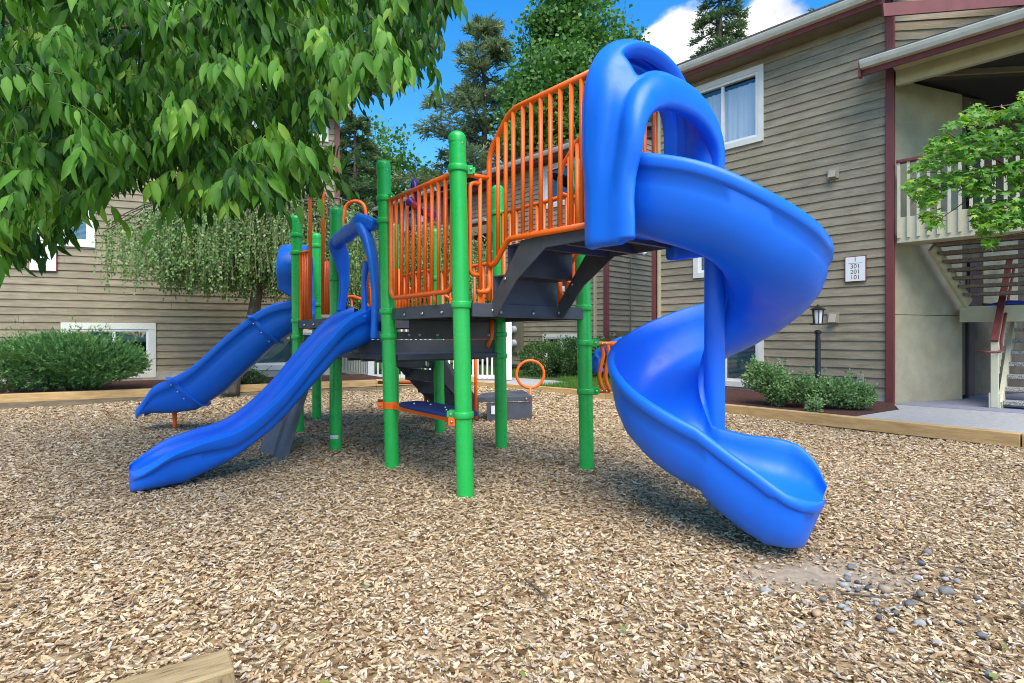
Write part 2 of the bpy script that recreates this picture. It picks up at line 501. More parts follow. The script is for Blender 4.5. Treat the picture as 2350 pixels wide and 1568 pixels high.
M_redtoy = mat('red_toy', (.5, .03, .03), rough=.3)
M_tarp = mat('blue_tarp', (.03, .06, .35), rough=.4, bump=.6, bscale=12)
M_vent = mat('vent_paint', (.30, .265, .20), (.34, .30, .23), rough=.6, scale=8)
M_util = mat('utility_paint', (.15, .13, .085), rough=.6)
M_meter = mat('meter_glass', (.45, .47, .48), rough=.2)
L_ash = leaf_mat('ash_leaf', (.018, .070, .008), (.095, .255, .024), (.33, .52, .085), trans=.32, rough=.5, spec=.22)
L_birch = leaf_mat('birch_leaf', (.065, .150, .038), (.170, .310, .085), (.37, .48, .18), trans=.3, rough=.5)
L_pine = leaf_mat('pine_needles', (.065, .110, .055), (.165, .225, .105), (.33, .38, .18), trans=.3, rough=.6)
L_fir = leaf_mat('fir_needles', (.040, .085, .030), (.095, .165, .060), (.23, .30, .11), trans=.25, rough=.6)
L_decid = leaf_mat('tree_leaf', (.032, .092, .018), (.080, .200, .036), (.20, .33, .075), trans=.3, rough=.5)
L_maple = leaf_mat('maple_leaf', (.030, .110, .014), (.125, .30, .030), (.42, .52, .05), trans=.32, rough=.45)
L_key = mat('maple_keys', (.45, .10, .05), rough=.6)
L_juniper = leaf_mat('juniper', (.028, .095, .028), (.085, .22, .058), (.20, .37, .10), trans=.12, rough=.6)
L_hedge = leaf_mat('hedge_leaf', (.022, .060, .014), (.060, .130, .030), (.14, .24, .07), trans=.2, rough=.5)
L_shrub = leaf_mat('shrub_leaf', (.070, .140, .045), (.175, .300, .105), (.32, .45, .19), trans=.2, rough=.5)
L_grass = leaf_mat('grass_blade', (.040, .105, .012), (.085, .21, .025), (.17, .30, .05), trans=.3, rough=.5)

# ------------------------------------------------------------------ ground
TIMB_L = [(-12.6, 6.4), (-8.2, 8.84), (-5.35, 10.40), (-2.9, 11.72), (-.88, 12.6)]
TIMB_R = [(-.88, 12.6), (1.75, 10.15), (3.2, 8.45), (5.42, 5.87), (7.3, 3.75)]
PLAY = TIMB_L + TIMB_R[1:] + [(8.2, -2.5), (-12.6, -2.5)]
def mound(x, y):
    """gentle unevenness of the chip bed, a hollow worn below each slide exit"""
    z = .022 * np.sin(x * 1.3 + .7) * np.cos(y * 1.1) + .012 * np.sin(x * 3.1 + y * 2.3)
    z = z + .05 * np.clip((y - 7.0) / 5, 0, 1)
    z = z - .05 * np.exp(-(((x - 1.75) / .55) ** 2 + ((y - 2.95) / .32) ** 2))
    z = z - .03 * np.exp(-(((x + 2.95) / .4) ** 2 + ((y - 4.4) / .35) ** 2))
    return z
struct('ground', MB().prism([(-400, -200), (400, -200), (400, 900), (-400, 900)], -.40, -.22), M_lawn)
n = 110
gx, gy = np.meshgrid(np.linspace(-12.6, 8.2, n), np.linspace(-2.5, 12.6, n))
gv = np.stack([gx.ravel(), gy.ravel(), mound(gx, gy).ravel() - .012], 1)
idx = np.arange(n * n).reshape(n, n)
gf = np.stack([idx[:-1, :-1].ravel(), idx[:-1, 1:].ravel(), idx[1:, 1:].ravel(), idx[1:, :-1].ravel()], 1)
gc = gv[gf].mean(1)
gf = gf[in_poly(gc[:, 0], gc[:, 1], PLAY)]
o = link('play_area_ground', np_mesh('play_area_ground', gv, gf, M_soil, smooth=True), kind='structure')

# raised ground outside the timbers
LW_O, LW_D = Vector((-13.0, 9.18)), Vector((.927, .375))
RW_D = Vector((.686, -.728)); RW_N = Vector((-.728, -.686))
RW_C = Vector((5.86, 8.58)); RW_L = 4.195; RW_O = RW_C - RW_D * RW_L
MW_C = Vector((2.49, 14.62)); MW_L = 15.0; MW_O = MW_C - RW_D * MW_L
def xy(v): return (v[0], v[1])
lw_end = LW_O + LW_D * 9.67
struct('mulch_bed_left', MB().prism([(-12.6, 6.46), (-8.22, 8.90), (-5.37, 10.46), (-2.9, 11.78), (-2.4, 12.05), (-3.6, 13.3), xy(lw_end), xy(LW_O), (-13.6, 8.9)],
       -.15, [.20, .215, .225, .225, .22, .27, .29, .28, .27]), M_mulch)
struct('mulch_bed_right', MB().prism([(4.35, 7.18), (2.05, 9.88), (2.55, 12.0), (4.3, 10.3), (5.93, 8.60), (5.55, 7.95)],
       -.15, [.13, .13, .2, .2, .17, .13]), M_mulch)
struct('concrete_path', MB().prism([(4.36, 7.16), (5.56, 7.93), (5.93, 8.58), (6.4, 8.75), (8.2, 7.0), (9.5, 4.6), (7.4, 3.72), (5.46, 5.90)], -.15, .135), M_concrete)
struct('breezeway_floor', MB().prism([(5.90, 8.50), (6.25, 8.72), (7.6, 9.25), (10.5, 12.5), (14, 9.5), (9.0, 5.6)], -.12, .142), M_floorpaint)
struct('lawn_bed', MB().prism([(-2.4, 12.05), (-.88, 12.66), (1.79, 10.18), (2.05, 9.88), (2.5, 12.05), (3.2, 15.6), (-7, 26), (-12, 24), (-3.6, 13.3)], -.15, .14), M_lawn)
struct('footpath', MB().prism([(-.75, 12.58), (.55, 11.42), (1.35, 12.2), (1.0, 12.9), (-.2, 14.0), (-1.6, 13.6)], .0, .147), M_concrete)

# ------------------------------------------------------------------ clad walls
EXPO = .146
board_v = []
for x in (0, 1):
    board_v += [(x, -.026, 0), (x, -.004, EXPO + .012), (x, .016, EXPO + .012), (x, .016, 0)]
BOARD = bpy.data.meshes.new('siding_board')
BOARD.from_pydata(board_v, [], [(0, 4, 5, 1), (1, 5, 6, 2), (3, 7, 4, 0), (0, 1, 2, 3), (7, 6, 5, 4)])
BOARD.materials.append(M_siding)
BOARDL = BOARD.copy(); BOARDL.materials.clear(); BOARDL.materials.append(M_sidingL)

def clad(root, O, D, L, z0, z1, holes=(), board=None, joints=(), top=None, expo=EXPO, thick=.14):
    """weatherboarded wall: sheathing with real openings, one board object per run.  top(s): upper limit along the wall"""
    ang = math.atan2(D[1], D[0]); N = Vector((D[1], -D[0]))
    board = board or BOARD
    w = MB()
    cuts = sorted({0, L} | {h[0] for h in holes} | {h[1] for h in holes})
    for a, b in zip(cuts, cuts[1:]):
        m = (a + b) / 2
        zs = [z0]
        for h in sorted(holes, key=lambda h: h[2]):
            if h[0] <= m <= h[1]: zs += [h[2], h[3]]
        zs.append(z1)
        for k in range(0, len(zs), 2):
            if zs[k + 1] - zs[k] < .01: continue
            c = O + D * m - N * (.016 + thick / 2)
            w.box((c.x, c.y, (zs[k] + zs[k + 1]) / 2), (b - a, thick, zs[k + 1] - zs[k]), ang)
    wall = obj('wall', w, M_sheath, root)
    nr = int((z1 - z0) / expo + .999)
    rnd = random.Random(int(L * 100))
    for r in range(nr):
        za = z0 + r * expo
        lim = L
        s0 = 0
        if top is not None:
            while s0 < L and za + expo * .4 > top(s0): s0 += .05
            while lim > s0 and za + expo * .4 > top(lim): lim -= .05
        segs = [(s0, lim)]
        for h in holes:
            if za + expo * .55 > h[2] and za + expo * .45 < h[3]:
                ns = []
                for a, b in segs:
                    if h[1] <= a or h[0] >= b: ns.append((a, b))
                    else:
                        if h[0] - a > .02: ns.append((a, h[0]))
                        if b - h[1] > .02: ns.append((h[1], b))
                segs = ns
        out = []
        for a, b in segs:
            if b - a > 4.2:
                k = a + (b - a) * rnd.uniform(.35, .68)
                out += [(a, k - .002), (k + .002, b)]
            else: out.append((a, b))
        for a, b in out:
            p = O + D * a
            h = min(expo, z1 - za)
            piece('siding_board', board, wall, (p.x, p.y, za), ang, (b - a, 1, 1))
    return wall

def window(root, O, D, h, mull=.5, glass=None, blind='slats', trim=.10, panes=2, trim_m=None, frame_w=.045):
    """sliding window in an opening: timber surround, vinyl frame, panes, blind and the room's darkness behind"""
    glass = glass or M_glass
    ang = math.atan2(D[1], D[0]); N = Vector((D[1], -D[0]))
    s0, s1, z0, z1 = h
    def P(s, off, z):
        q = O + D * s + N * off
        return (q.x, q.y, z)
    t = MB()
    sm = (s0 + s1) / 2; zm = (z0 + z1) / 2
    t.box(P(sm, .026, z1 + trim / 2), (s1 - s0 + 2 * trim, .05, trim), ang)
    t.box(P(sm, .026, z0 - trim / 2), (s1 - s0 + 2 * trim, .052, trim), ang)
    for s in (s0 - trim / 2, s1 + trim / 2):
        t.box(P(s, .0245, zm), (trim, .047, z1 - z0), ang)
    win = obj('window', t, trim_m or M_trimw, root)
    f = MB()
    for z in (z0 + frame_w / 2, z1 - frame_w / 2): f.box(P(sm, -.004, z), (s1 - s0, .07, frame_w), ang)
    for s in (s0 + frame_w / 2, s1 - frame_w / 2): f.box(P(s, -.006, zm), (frame_w, .066, z1 - z0 - 2 * frame_w), ang)
    smul = s0 + (s1 - s0) * mull
    if panes == 2: f.box(P(smul, -.008, zm), (frame_w * 1.1, .06, z1 - z0 - 2 * frame_w), ang)
    obj('frame', f, M_white, win)
    spans = [(s0 + frame_w, smul - frame_w * .55), (smul + frame_w * .55, s1 - frame_w)] if panes == 2 else [(s0 + frame_w, s1 - frame_w)]
    for i, (a, b) in enumerate(spans):
        obj('pane', MB().box(P((a + b) / 2, -.02 - .012 * i, zm), (b - a, .005, z1 - z0 - 2 * frame_w), ang), glass, win)
    if blind == 'slats':
        bm = MB()
        z = z0 + .07
        while z < z1 - .05:
            c = P(sm, -.085, z)
            bm.beam(P(s0 + .03, -.085, z), P(s1 - .03, -.085, z), .024, .002, up=(N.x * .75, N.y * .75, .66))
            z += .024
        obj('blind', bm, M_blind, win, kind='stuff')
    elif blind == 'half':
        bm = MB(); z = z1 - .28 * (z1 - z0)
        while z < z1 - .05:
            bm.beam(P(s0 + .03, -.085, z), P(s1 - .03, -.085, z), .024, .002, up=(N.x * .75, N.y * .75, .66)); z += .024
        obj('blind', bm, M_blind, win, kind='stuff')
    elif blind == 'curtain':
        pts = []
        k = 44
        for i in range(k + 1):
            s = s0 + .03 + (s1 - s0 - .06) * i / k
            pts.append((s, -.10 + .014 * math.sin(i * 1.55) + .006 * math.sin(i * .9)))
        bm = MB(); rr = []
        for z in (z0 + .06, z1 - .10 * (z1 - z0)): rr.append([P(s, o_, z) for s, o_ in pts])
        bm.loft(rr, caps=False, closed=False)
        obj('curtain', bm, M_curtain, win, smooth=True)
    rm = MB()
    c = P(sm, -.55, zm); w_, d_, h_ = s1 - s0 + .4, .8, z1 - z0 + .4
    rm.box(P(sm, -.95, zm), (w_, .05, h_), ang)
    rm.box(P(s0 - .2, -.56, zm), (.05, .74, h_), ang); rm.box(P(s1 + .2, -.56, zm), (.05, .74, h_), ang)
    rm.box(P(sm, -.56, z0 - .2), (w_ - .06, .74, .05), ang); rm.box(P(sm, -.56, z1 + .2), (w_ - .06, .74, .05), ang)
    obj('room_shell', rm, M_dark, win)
    return win

def gutter(root, O, D, s0, s1, off, z):
    """K-style gutter on a red fascia; profile extruded along the eave"""
    N = Vector((D[1], -D[0]))
    prof = [(0, .02), (0, .125), (.012, .125), (.012, .035), (.085, .035), (.105, .075), (.118, .125), (.135, .13), (.135, .115), (.122, .07), (.095, .02)]
    rings = []
    for s in (s0, s1):
        rings.append([(*(O + D * s + N * (off + a)), z + b) for a, b in prof])
    g = obj('gutter', MB().loft(rings), M_gutter, root)
    m = (s0 + s1) / 2
    c = O + D * m + N * (off - .016)
    f = obj('fascia', MB().box((c.x, c.y, z + .03), (s1 - s0, .03, .19), math.atan2(D[1], D[0])), M_trimred, root)
    return g

def plane_rect(O, D, x0, x1, yb, yt, at=None):
    """window opening on a wall from photograph measurements: x range, bottom and top taken at x=at"""
    at = x1 if at is None else at
    s0, _ = on_plane(x0, 770, O, D); s1, _ = on_plane(x1, 770, O, D)
    _, zb = on_plane(at, yb, O, D); _, zt = on_plane(at, yt, O, D)
    return (s0, s1, zb, zt)

# ---- right-hand building, clad in taupe boards, with the open breezeway at its corner
RB = thing('apartment_building', 'taupe weatherboard apartment block behind the spiral slide, open stairway at its corner', 'building', (RW_C.x, RW_C.y, 0))
hU = plane_rect(RW_O, RW_D, 1604, 1741, 314, 165)
hM = plane_rect(RW_O, RW_D, 1604, 1741, 627, 548, at=1604)
hM = (hU[0], hU[1], hM[2], hM[2] + hU[3] - hU[2])
hL = plane_rect(RW_O, RW_D, 1604, 1741, 878, 792)
hL = (hU[0], hU[1], hL[2], hL[2] + (hU[3] - hU[2]) * .72)
ZE = 6.12
wallR = clad(RB, RW_O, RW_D, RW_L - .02, .24, ZE + .08, [hU, hM, hL])
window(RB, RW_O, RW_D, hU, mull=.42, glass=M_glass_up, blind='curtain')
window(RB, RW_O, RW_D, hM, mull=.42, blind='slats')
window(RB, RW_O, RW_D, hL, mull=.46, blind='slats')
angR = math.atan2(RW_D.y, RW_D.x)
def RP(s, off, z):
    q = RW_O + RW_D * s + RW_N * off
    return (q.x, q.y, z)
obj('foundation', MB().box(RP(RW_L / 2, -.03, .15), (RW_L, .1, .2), angR), M_found, RB)
obj('corner_trim', MB().box(RP(RW_L + .02, .012, 3.2), (.11, .085, 6.14), angR), M_trimred, RB, bevel=.004)
obj('corner_trim', MB().box(RP(.04, .012, 3.2), (.11, .085, 6.14), angR), M_trimred, RB, bevel=.004)
dp = obj('downpipe', MB().beam(RP(.17, .05, .2), RP(.17, .05, 6.0), .07, .055, up=(RW_D.x, RW_D.y, 0)), M_beam, RB, bevel=.006)
gutter(RB, RW_O, RW_D, -.25, RW_L + .02, .38, 6.27)
obj('soffit', MB().box(RP(RW_L / 2 - .15, .18, 6.225), (RW_L + .25, .38, .03), angR), M_soffit, RB)
# main roof slab rising away from the eave, red rake board at its end
rf = []
for s in (-.25, RW_L + .30):
    rf.append([RP(s, .40, 6.40), RP(s, -3.6, 7.75), RP(s, -3.6, 7.85), RP(s, .40, 6.50)])
obj('roof', MB().loft(rf), M_shingle, RB)
rk = MB()
rake0 = PX(2026, 24, 8.2); rake1 = PX(2420, -8, 8.3)
rk.beam(rake0, rake1, .035, .19)
obj('rake_board', rk, M_trimred, RB)
# pale gable boards right of the corner, above the lower roof
GD = Vector((.99, -.12)).normalized()
clad(RB, RW_C + Vector((.06, .02)), GD, 2.2, 5.2, 6.42, [], joints=())
# vents, junction box
for (x, y, w, hh) in ((1914, 400, .17, .17), (1914, 730, .17, .17)):
    s, z = on_plane(x, y, RW_O, RW_D)
    v = obj('dryer_vent', MB().box(RP(s, .035, z), (w, .03, hh), angR), M_vent, RB, bevel=.004)
    hd = MB()
    a = [RP(s - .05, .05, z + .06), RP(s + .05, .05, z + .06), RP(s + .05, .05, z - .075), RP(s - .05, .05, z - .075)]
    b = [RP(s - .05, .085, z + .05), RP(s + .05, .085, z + .05), RP(s + .055, .15, z - .075), RP(s - .055, .15, z - .075)]
    hd.loft([a, b]); obj('hood', hd, M_vent, v, bevel=.004)
s, z = on_plane(1977, 868, RW_O, RW_D)
jb = obj('junction_box', MB().box(RP(s, .05, z), (.09, .05, .13), angR), M_vent, RB, bevel=.004)
obj('conduit', MB().tube([RP(s, .045, z - .06), RP(s, .045, .2)], .013, 8), M_beam, jb)

# lower roof over the breezeway
LG_O = RW_O
s_l, _ = on_plane(1978, 150, RW_O + RW_N * .5, RW_D)
gutter(RB, RW_O, RW_D, s_l, RW_L + 3.2, .50, 5.22)
obj('eave_end', MB().box(RP(s_l - .02, .51, 5.24), (.035, .10, .22), angR), M_trimred, RB)
rf = []
for s in (s_l - .02, RW_L + 3.2):
    rf.append([RP(s, .52, 5.36), RP(s, -.30, 5.62), RP(s, -.30, 5.68), RP(s, .52, 5.42)])
obj('porch_roof', MB().loft(rf), M_shingle, RB)
obj('porch_beam', MB().box(RP(RW_L + 1.70, .02, 5.155), (3.2, .09, .245), angR), M_beam, RB, bevel=.006)
obj('porch_soffit', MB().box(RP(RW_L + 1.70, .28, 5.262), (3.2, .40, .03), angR), M_beam, RB)
# stucco side wall running into the breezeway, its horizontal joint, back wall and door
ST_D = Vector((.938, .346)).normalized(); ST_O = RW_C + Vector((.06, .03))
angS = math.atan2(ST_D.y, ST_D.x); ST_N = Vector((ST_D.y, -ST_D.x))
def SP(s, off, z):
    q = ST_O + ST_D * s + ST_N * off
    return (q.x, q.y, z)
sw = MB()
sw.box(SP(.84, -.07, .825), (1.68, .14, 1.39), angS)
sw.box(SP(.84, -.07, 3.37), (1.68, .14, 3.68), angS)
obj('stucco_wall', sw, M_stucco, RB)
obj('wall_joint', MB().box(SP(.84, -.08, 1.525), (1.68, .13, .012), angS), M_dark, RB)
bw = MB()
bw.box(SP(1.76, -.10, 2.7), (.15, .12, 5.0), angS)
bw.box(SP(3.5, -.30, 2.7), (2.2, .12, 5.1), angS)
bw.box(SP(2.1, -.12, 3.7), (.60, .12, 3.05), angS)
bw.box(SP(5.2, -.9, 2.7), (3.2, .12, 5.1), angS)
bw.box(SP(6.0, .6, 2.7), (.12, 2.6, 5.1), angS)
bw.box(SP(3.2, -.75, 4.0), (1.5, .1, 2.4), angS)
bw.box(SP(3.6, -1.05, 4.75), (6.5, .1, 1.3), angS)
obj('back_wall', bw, mat('shaded_stucco', (.085, .07, .05), (.13, .11, .08), rough=.9, scale=4, bump=.4, bscale=40), RB)  # stucco colour darkened to carry the shade inside the breezeway
dr = obj('door', MB().box(SP(2.12, -.26, 1.15), (.60, .05, 2.05), angS), M_door, RB)
obj('door_frame', MB().box(SP(1.855, -.06, 1.15), (.05, .1, 2.05), angS), M_dark, dr)
ud = obj('door', MB().box(SP(2.05, -.03, 4.0), (.34, .05, 1.9), angS), M_door, RB)
obj('door', MB().box(SP(2.05, -.03, 2.0), (.30, .04, .95), angS), M_door, RB)
obj('stair_wall', MB().box(SP(2.75, -.05, 2.35), (.95, .05, 1.2), angS), M_stucco, RB)
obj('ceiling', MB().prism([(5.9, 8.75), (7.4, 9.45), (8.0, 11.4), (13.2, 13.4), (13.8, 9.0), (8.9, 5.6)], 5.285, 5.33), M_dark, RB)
# balcony: deck slab, rim board, pickets, red cap rail
bs0, _ = on_plane(2058, 770, RW_O + RW_N * .05, RW_D)
def dz(x, y): return on_plane(x, y, RW_O + RW_N * .05, RW_D)[1]
zr0, zr1, zp1 = dz(2060, 558), dz(2060, 500), dz(2060, 376)
obj('balcony_slab', MB().prism([RP(bs0, -.02, 0)[:2], RP(bs0 + 2.6, -.02, 0)[:2], RP(bs0 + 2.6, -.9, 0)[:2], RP(bs0 + .0, -.55, 0)[:2]], zr0 + .02, zr0 + .16), M_beam, RB)
obj('balcony_rim', MB().box(RP(bs0 + 1.3, .02, (zr0 + zr1) / 2), (2.6, .05, zr1 - zr0), angR), M_cream, RB, bevel=.004)
rail = obj('balcony_railing', MB().box(RP(bs0 + 1.3, .045, zp1 + .02), (2.6, .12, .045), angR), M_trimred, RB, bevel=.005)
pk = mesh_from('picket', MB().box((0, 0, .5), (.036, .036, 1.0)), M_cream)
k = 0
while k < 21:
    s = bs0 + .03 + k * .122
    piece('picket', pk, rail, RP(s, .064, zr0 + .07), angR, (1, 1, zp1 - zr0 - .07))
    k += 1
# second rail line deeper in, seen between the pickets
obj('inner_rail', MB().beam(RP(bs0 + .6, -.75, zp1 - .25), RP(bs0 + 2.4, -.75, zp1 + .5), .05, .09), M_trimred, RB)
# upper flight, seen from below
U0, U1 = PX(2140, 566, 8.62), PX(2222, 698, 8.92)
side = Vector((RW_D.x, RW_D.y, 0)) * 1.12
st = MB()
st.beam(U0, U1, .05, .20); stg = obj('stair_stringer', st, M_beam, RB)
st = MB(); st.beam(U0 + side, U1 + side, .05, .20); obj('stair_stringer', st, M_beam, RB)
for i in range(7):
    t = (i + .4) / 7
    p = U0.lerp(U1, t) + Vector((0, 0, .07))
    q = p + side
    obj('tread', MB().beam(p, q, .26, .05), M_treadold, RB, bevel=.004)
lb = MB(); A_ = PX(2203, 722, 8.98); lb.beam(A_, A_ + side * 1.35, .10, .255)
obj('landing_beam', lb, M_beam, RB, bevel=.006)
lp = A_ + Vector((0, 0, .11))
obj('landing', MB().prism([xy(lp), xy(lp + side * 1.35), xy(lp + side * 1.35 + Vector((.8, .75, 0))), xy(lp + Vector((.8, .75, 0)))], lp.z - .06, lp.z), M_concrete, RB)
# lower flight at the right edge
F0 = GR(2296, 934, .16)
F0 = Vector((F0.x, F0.y, .16))
up = Vector((.728, .686, 0)).normalized()
for i in range(7):
    p = F0 + up * (.26 * i) + Vector((0, 0, .06 + .178 * i)) + up * .14
    tr = obj('tread', MB().beam(p, p + side * 1.0, .29, .055), M_tread, RB, bevel=.005)
for off in (0, 1.0):
    st = MB(); a = F0 + side * off + Vector((0, 0, -.02)); st.beam(a, a + up * 1.9 + Vector((0, 0, 1.3)), .05, .24)
    obj('stair_stringer', st, M_cream, RB)
nw = GR(2283, 936, .145)
newel = obj('newel_post', MB().box((nw.x, nw.y, .63), (.085, .085, .96), angR), M_cream, RB, bevel=.005)
obj('newel_base', MB().box((nw.x + .02, nw.y + .02, .25), (.13, .13, .22), angR), M_cream, newel, bevel=.005)
h0 = Vector((nw.x - .05, nw.y - .05, 1.12)); h1 = h0 + up * 2.1 + Vector((0, 0, 1.43))
hr = obj('stair_handrail', MB().beam(h0, h1, .085, .04), M_trimred, RB, bevel=.006)
for i in range(1, 14):
    t = i / 14
    p = h0.lerp(h1, t)
    piece('picket', pk, hr, (p.x + .02, p.y + .02, p.z - .80), angR, (.8, .8, .78))
pr = fillet([h0 + Vector((-.06, .22, -.16)), h0 + Vector((-.17, -.05, -.16)), h0 + Vector((.05, -.07, -.16)), h0 + up * .25 + Vector((.03, -.04, .0)), h1 + Vector((.03, -.05, -.14))], .08)
obj('pipe_rail', MB().tube(pr, .019, 10), M_trimred, RB, smooth=True)

# building sign I 301 201 101
s, z = on_plane(1965, 618, RW_O, RW_D)
SG = tag(obj('address_sign', MB().box(RP(s, .040, z), (.305, .016, .415), angR), M_trimred, bevel=.002),
         'white address sign I 301 201 101 on the taupe wall above the lamp post', 'sign')
face = obj('sign_face', MB().box(RP(s, .050, z), (.278, .008, .388), angR), M_signw, SG)
mt = Matrix.Rotation(angR, 4, 'Z') @ Matrix.Rotation(R(90), 4, 'X')
def put_text(body, parent, loc, size, rot):
    me = text_mesh(body, size, M_ink)
    m = rot.copy(); m.translation = Vector(loc)
    piece('lettering', me, parent, None, mtx=m)
for body, dzv, sz in (('I', .148, .095), ('301', .040, .095), ('201', -.048, .095), ('101', -.136, .095)):
    put_text(body, face, RP(s, .055, z + dzv), sz, mt)
obj('rule', MB().box(RP(s, .055, z + .092), (.20, .002, .004), angR), M_ink, face)

# blue bundle on the stair landing
tb = MB()
rings = []
cx = lp + side * .55 + Vector((.12, .12, 0))
for i in range(7):
    t = i / 6; hgt = .10 * math.sin(math.pi * min(max(t, .04), .96)) ** .6
    c = cx + side * (t - .5) * .55
    rings.append([c + Vector((.10 * math.cos(a) * (1 + .3 * math.sin(3 * a + i)), .10 * math.cos(a), hgt * (.5 + .5 * math.sin(a)) + .002)) for a in [2 * math.pi * j / 10 for j in range(10)]])
tb.loft(rings)
tag(obj('tarp_bundle', tb, M_tarp, smooth=True), 'crumpled blue tarp lying on the stair landing in the breezeway', 'tarp')

# lamp post in the shrubs before the right wall
lp0 = PX(1877, 880, 8.35); bx = lp0.x; by = lp0.y
LT = thing('lamp_post', 'black lamp post with white lantern panes standing in the shrub bed', 'lamp post', (bx, by, .13))
obj('pole', MB().lathe((bx, by, .13), [(.06, 0), (.06, .05), (.040, .10), (.038, 1.0), (.034, 1.02), (.034, 1.09), (.05, 1.10), (.05, 1.13), (.03, 1.15)], 16), M_black, LT, angle=35)
zb = 1.27
obj('lantern_base', MB().box((bx, by, zb + .10), (.155, .155, .02)), M_black, LT, bevel=.003)
obj('lantern_glass', MB().lathe((bx, by, zb + .11), [(.052, 0), (.068, .20)], 4 * 5), M_lampglass, LT, angle=30)
for i in range(6):
    a = i * math.pi / 3 + .2
    obj('lantern_bar', MB().beam((bx + .06 * math.cos(a), by + .06 * math.sin(a), zb + .11), (bx + .076 * math.cos(a), by + .076 * math.sin(a), zb + .31), .012, .012), M_black, LT)
obj('lantern_roof', MB().lathe((bx, by, zb + .31), [(.10, 0), (.105, .015), (.06, .045), (.02, .06), (.018, .075), (.006, .09)], 16), M_black, LT, angle=30)

# ---- left-hand building
LB = thing('apartment_building', 'pale taupe weatherboard block behind the weeping birch and juniper bush', 'building', (LW_O.x + 5, LW_O.y + 2, 0))
angL = math.atan2(LW_D.y, LW_D.x); LW_N = Vector((LW_D.y, -LW_D.x)); LW_L = 9.62
def LP(s, off, z):
    q = LW_O + LW_D * s + LW_N * off
    return (q.x, q.y, z)
w1 = plane_rect(LW_O, LW_D, 160, 342, 852, 756)
w2 = plane_rect(LW_O, LW_D, 584, 742, 838, 764, at=590)
w3 = plane_rect(LW_O, LW_D, 92, 205, 556, 452)
w4 = plane_rect(LW_O, LW_D, 584, 742, 556, 462, at=590)
w5 = (w3[0], w3[1], w3[2] + 2.6, w3[3] + 2.5); w6 = (w4[0], w4[1], w4[2] + 2.5, w4[3] + 2.5)
clad(LB, LW_O, LW_D, LW_L, .44, ZE + .1, [w1, w2, w3, w4, w5, w6], board=BOARDL)
window(LB, LW_O, LW_D, w1, mull=.55, blind='half', trim=.13)
window(LB, LW_O, LW_D, w2, mull=.55, blind='slats', trim=.11)
for w in (w3, w4, w5, w6): window(LB, LW_O, LW_D, w, mull=.5, blind='slats', trim=.11)
obj('foundation', MB().box(LP(LW_L / 2, -.02, .33), (LW_L, .12, .24), angL), M_found, LB)
obj('corner_trim', MB().box(LP(LW_L + .03, .012, 3.35), (.11, .085, 5.9), angL), M_trimred, LB, bevel=.004)
gutter(LB, LW_O, LW_D, -.3, LW_L + .3, .38, 6.27)
obj('soffit', MB().box(LP(LW_L / 2, .18, 6.235), (LW_L + .5, .38, .03), angL), M_soffit, LB)
rf = [[LP(s, .40, 6.40), LP(s, -3.6, 7.75), LP(s, -3.6, 7.85), LP(s, .40, 6.50)] for s in (-.3, LW_L + .4)]
obj('roof', MB().loft(rf), M_shingle, LB)
obj('end_wall', MB().box(LP(LW_L - .05, -2.1, 3.3), (.12, 3.9, 5.9), angL), M_sidingL, LB)
s, z = on_plane(101, 588, LW_O, LW_D)
SG2 = tag(obj('address_sign', MB().box(LP(s, .045, z), (.44, .016, .60), angL), M_trimred, bevel=.002),
          'white sign with red edging half hidden by leaves on the left wall', 'sign')
obj('sign_face', MB().box(LP(s, .055, z), (.41, .008, .57), angL), M_signw, SG2)

# ---- middle building further back
MBd = thing('apartment_building', 'far taupe block seen through the orange railings, hedge along its foot', 'building', (MW_C.x, MW_C.y, 0))
def MPt(s, off, z):
    q = MW_O + RW_D * s + RW_N * off
    return (q.x, q.y, z)
sA, _ = on_plane(1136, 770, MW_O, RW_D); sB, _ = on_plane(1018, 770, MW_O, RW_D)
def sub(h, base): return (h[0] - base, h[1] - base, h[2], h[3])
mU = plane_rect(MW_O, RW_D, 1254, 1317, 465, 382, at=1285)
mL = plane_rect(MW_O, RW_D, 1254, 1340, 838, 775, at=1285); mL = (mU[0], mU[1] + .12, mL[2], mL[3])
mM = (mU[0], mU[1], mU[2] - 2.45, mU[3] - 2.45)
pA = MW_O + RW_D * sA
clad(MBd, pA, RW_D, MW_L - sA, .30, ZE + .1, [sub(h, sA) for h in (mU, mM, mL)])
for h in (mU, mM, mL): window(MBd, MW_O, RW_D, h, mull=.5, blind='slats', trim=.11)
m2 = plane_rect(MW_O, RW_D, 934, 969, 540, 466, at=950); m2b = (m2[0], m2[1], m2[2] - 2.45, m2[3] - 2.45)
clad(MBd, MW_O, RW_D, sB, .30, ZE + .1, [m2, m2b])
for h in (m2, m2b): window(MBd, MW_O, RW_D, h, mull=.5, blind='slats', trim=.11)
obj('corner_trim', MB().box(MPt(MW_L + .02, .012, 3.2), (.12, .10, 6.1), angR), M_trimred, MBd)
obj('corner_trim', MB().box(MPt(sA, .012, 3.2), (.12, .10, 6.1), angR), M_trimred, MBd)
obj('corner_trim', MB().box(MPt(sB, .012, 3.2), (.12, .10, 6.1), angR), M_trimred, MBd)
gutter(MBd, MW_O, RW_D, sA - .05, MW_L + .3, .38, 6.27)
gutter(MBd, MW_O, RW_D, -.3, sB + .2, .38, 6.27)
obj('soffit', MB().box(MPt(MW_L / 2, .18, 6.235), (MW_L + .3, .38, .03), angR), M_soffit, MBd)
rf = [[MPt(s, .40, 6.40), MPt(s, -3.6, 7.75), MPt(s, -3.6, 7.85), MPt(s, .40, 6.50)] for s in (-.3, MW_L + .3)]
obj('roof', MB().loft(rf), M_shingle, MBd)
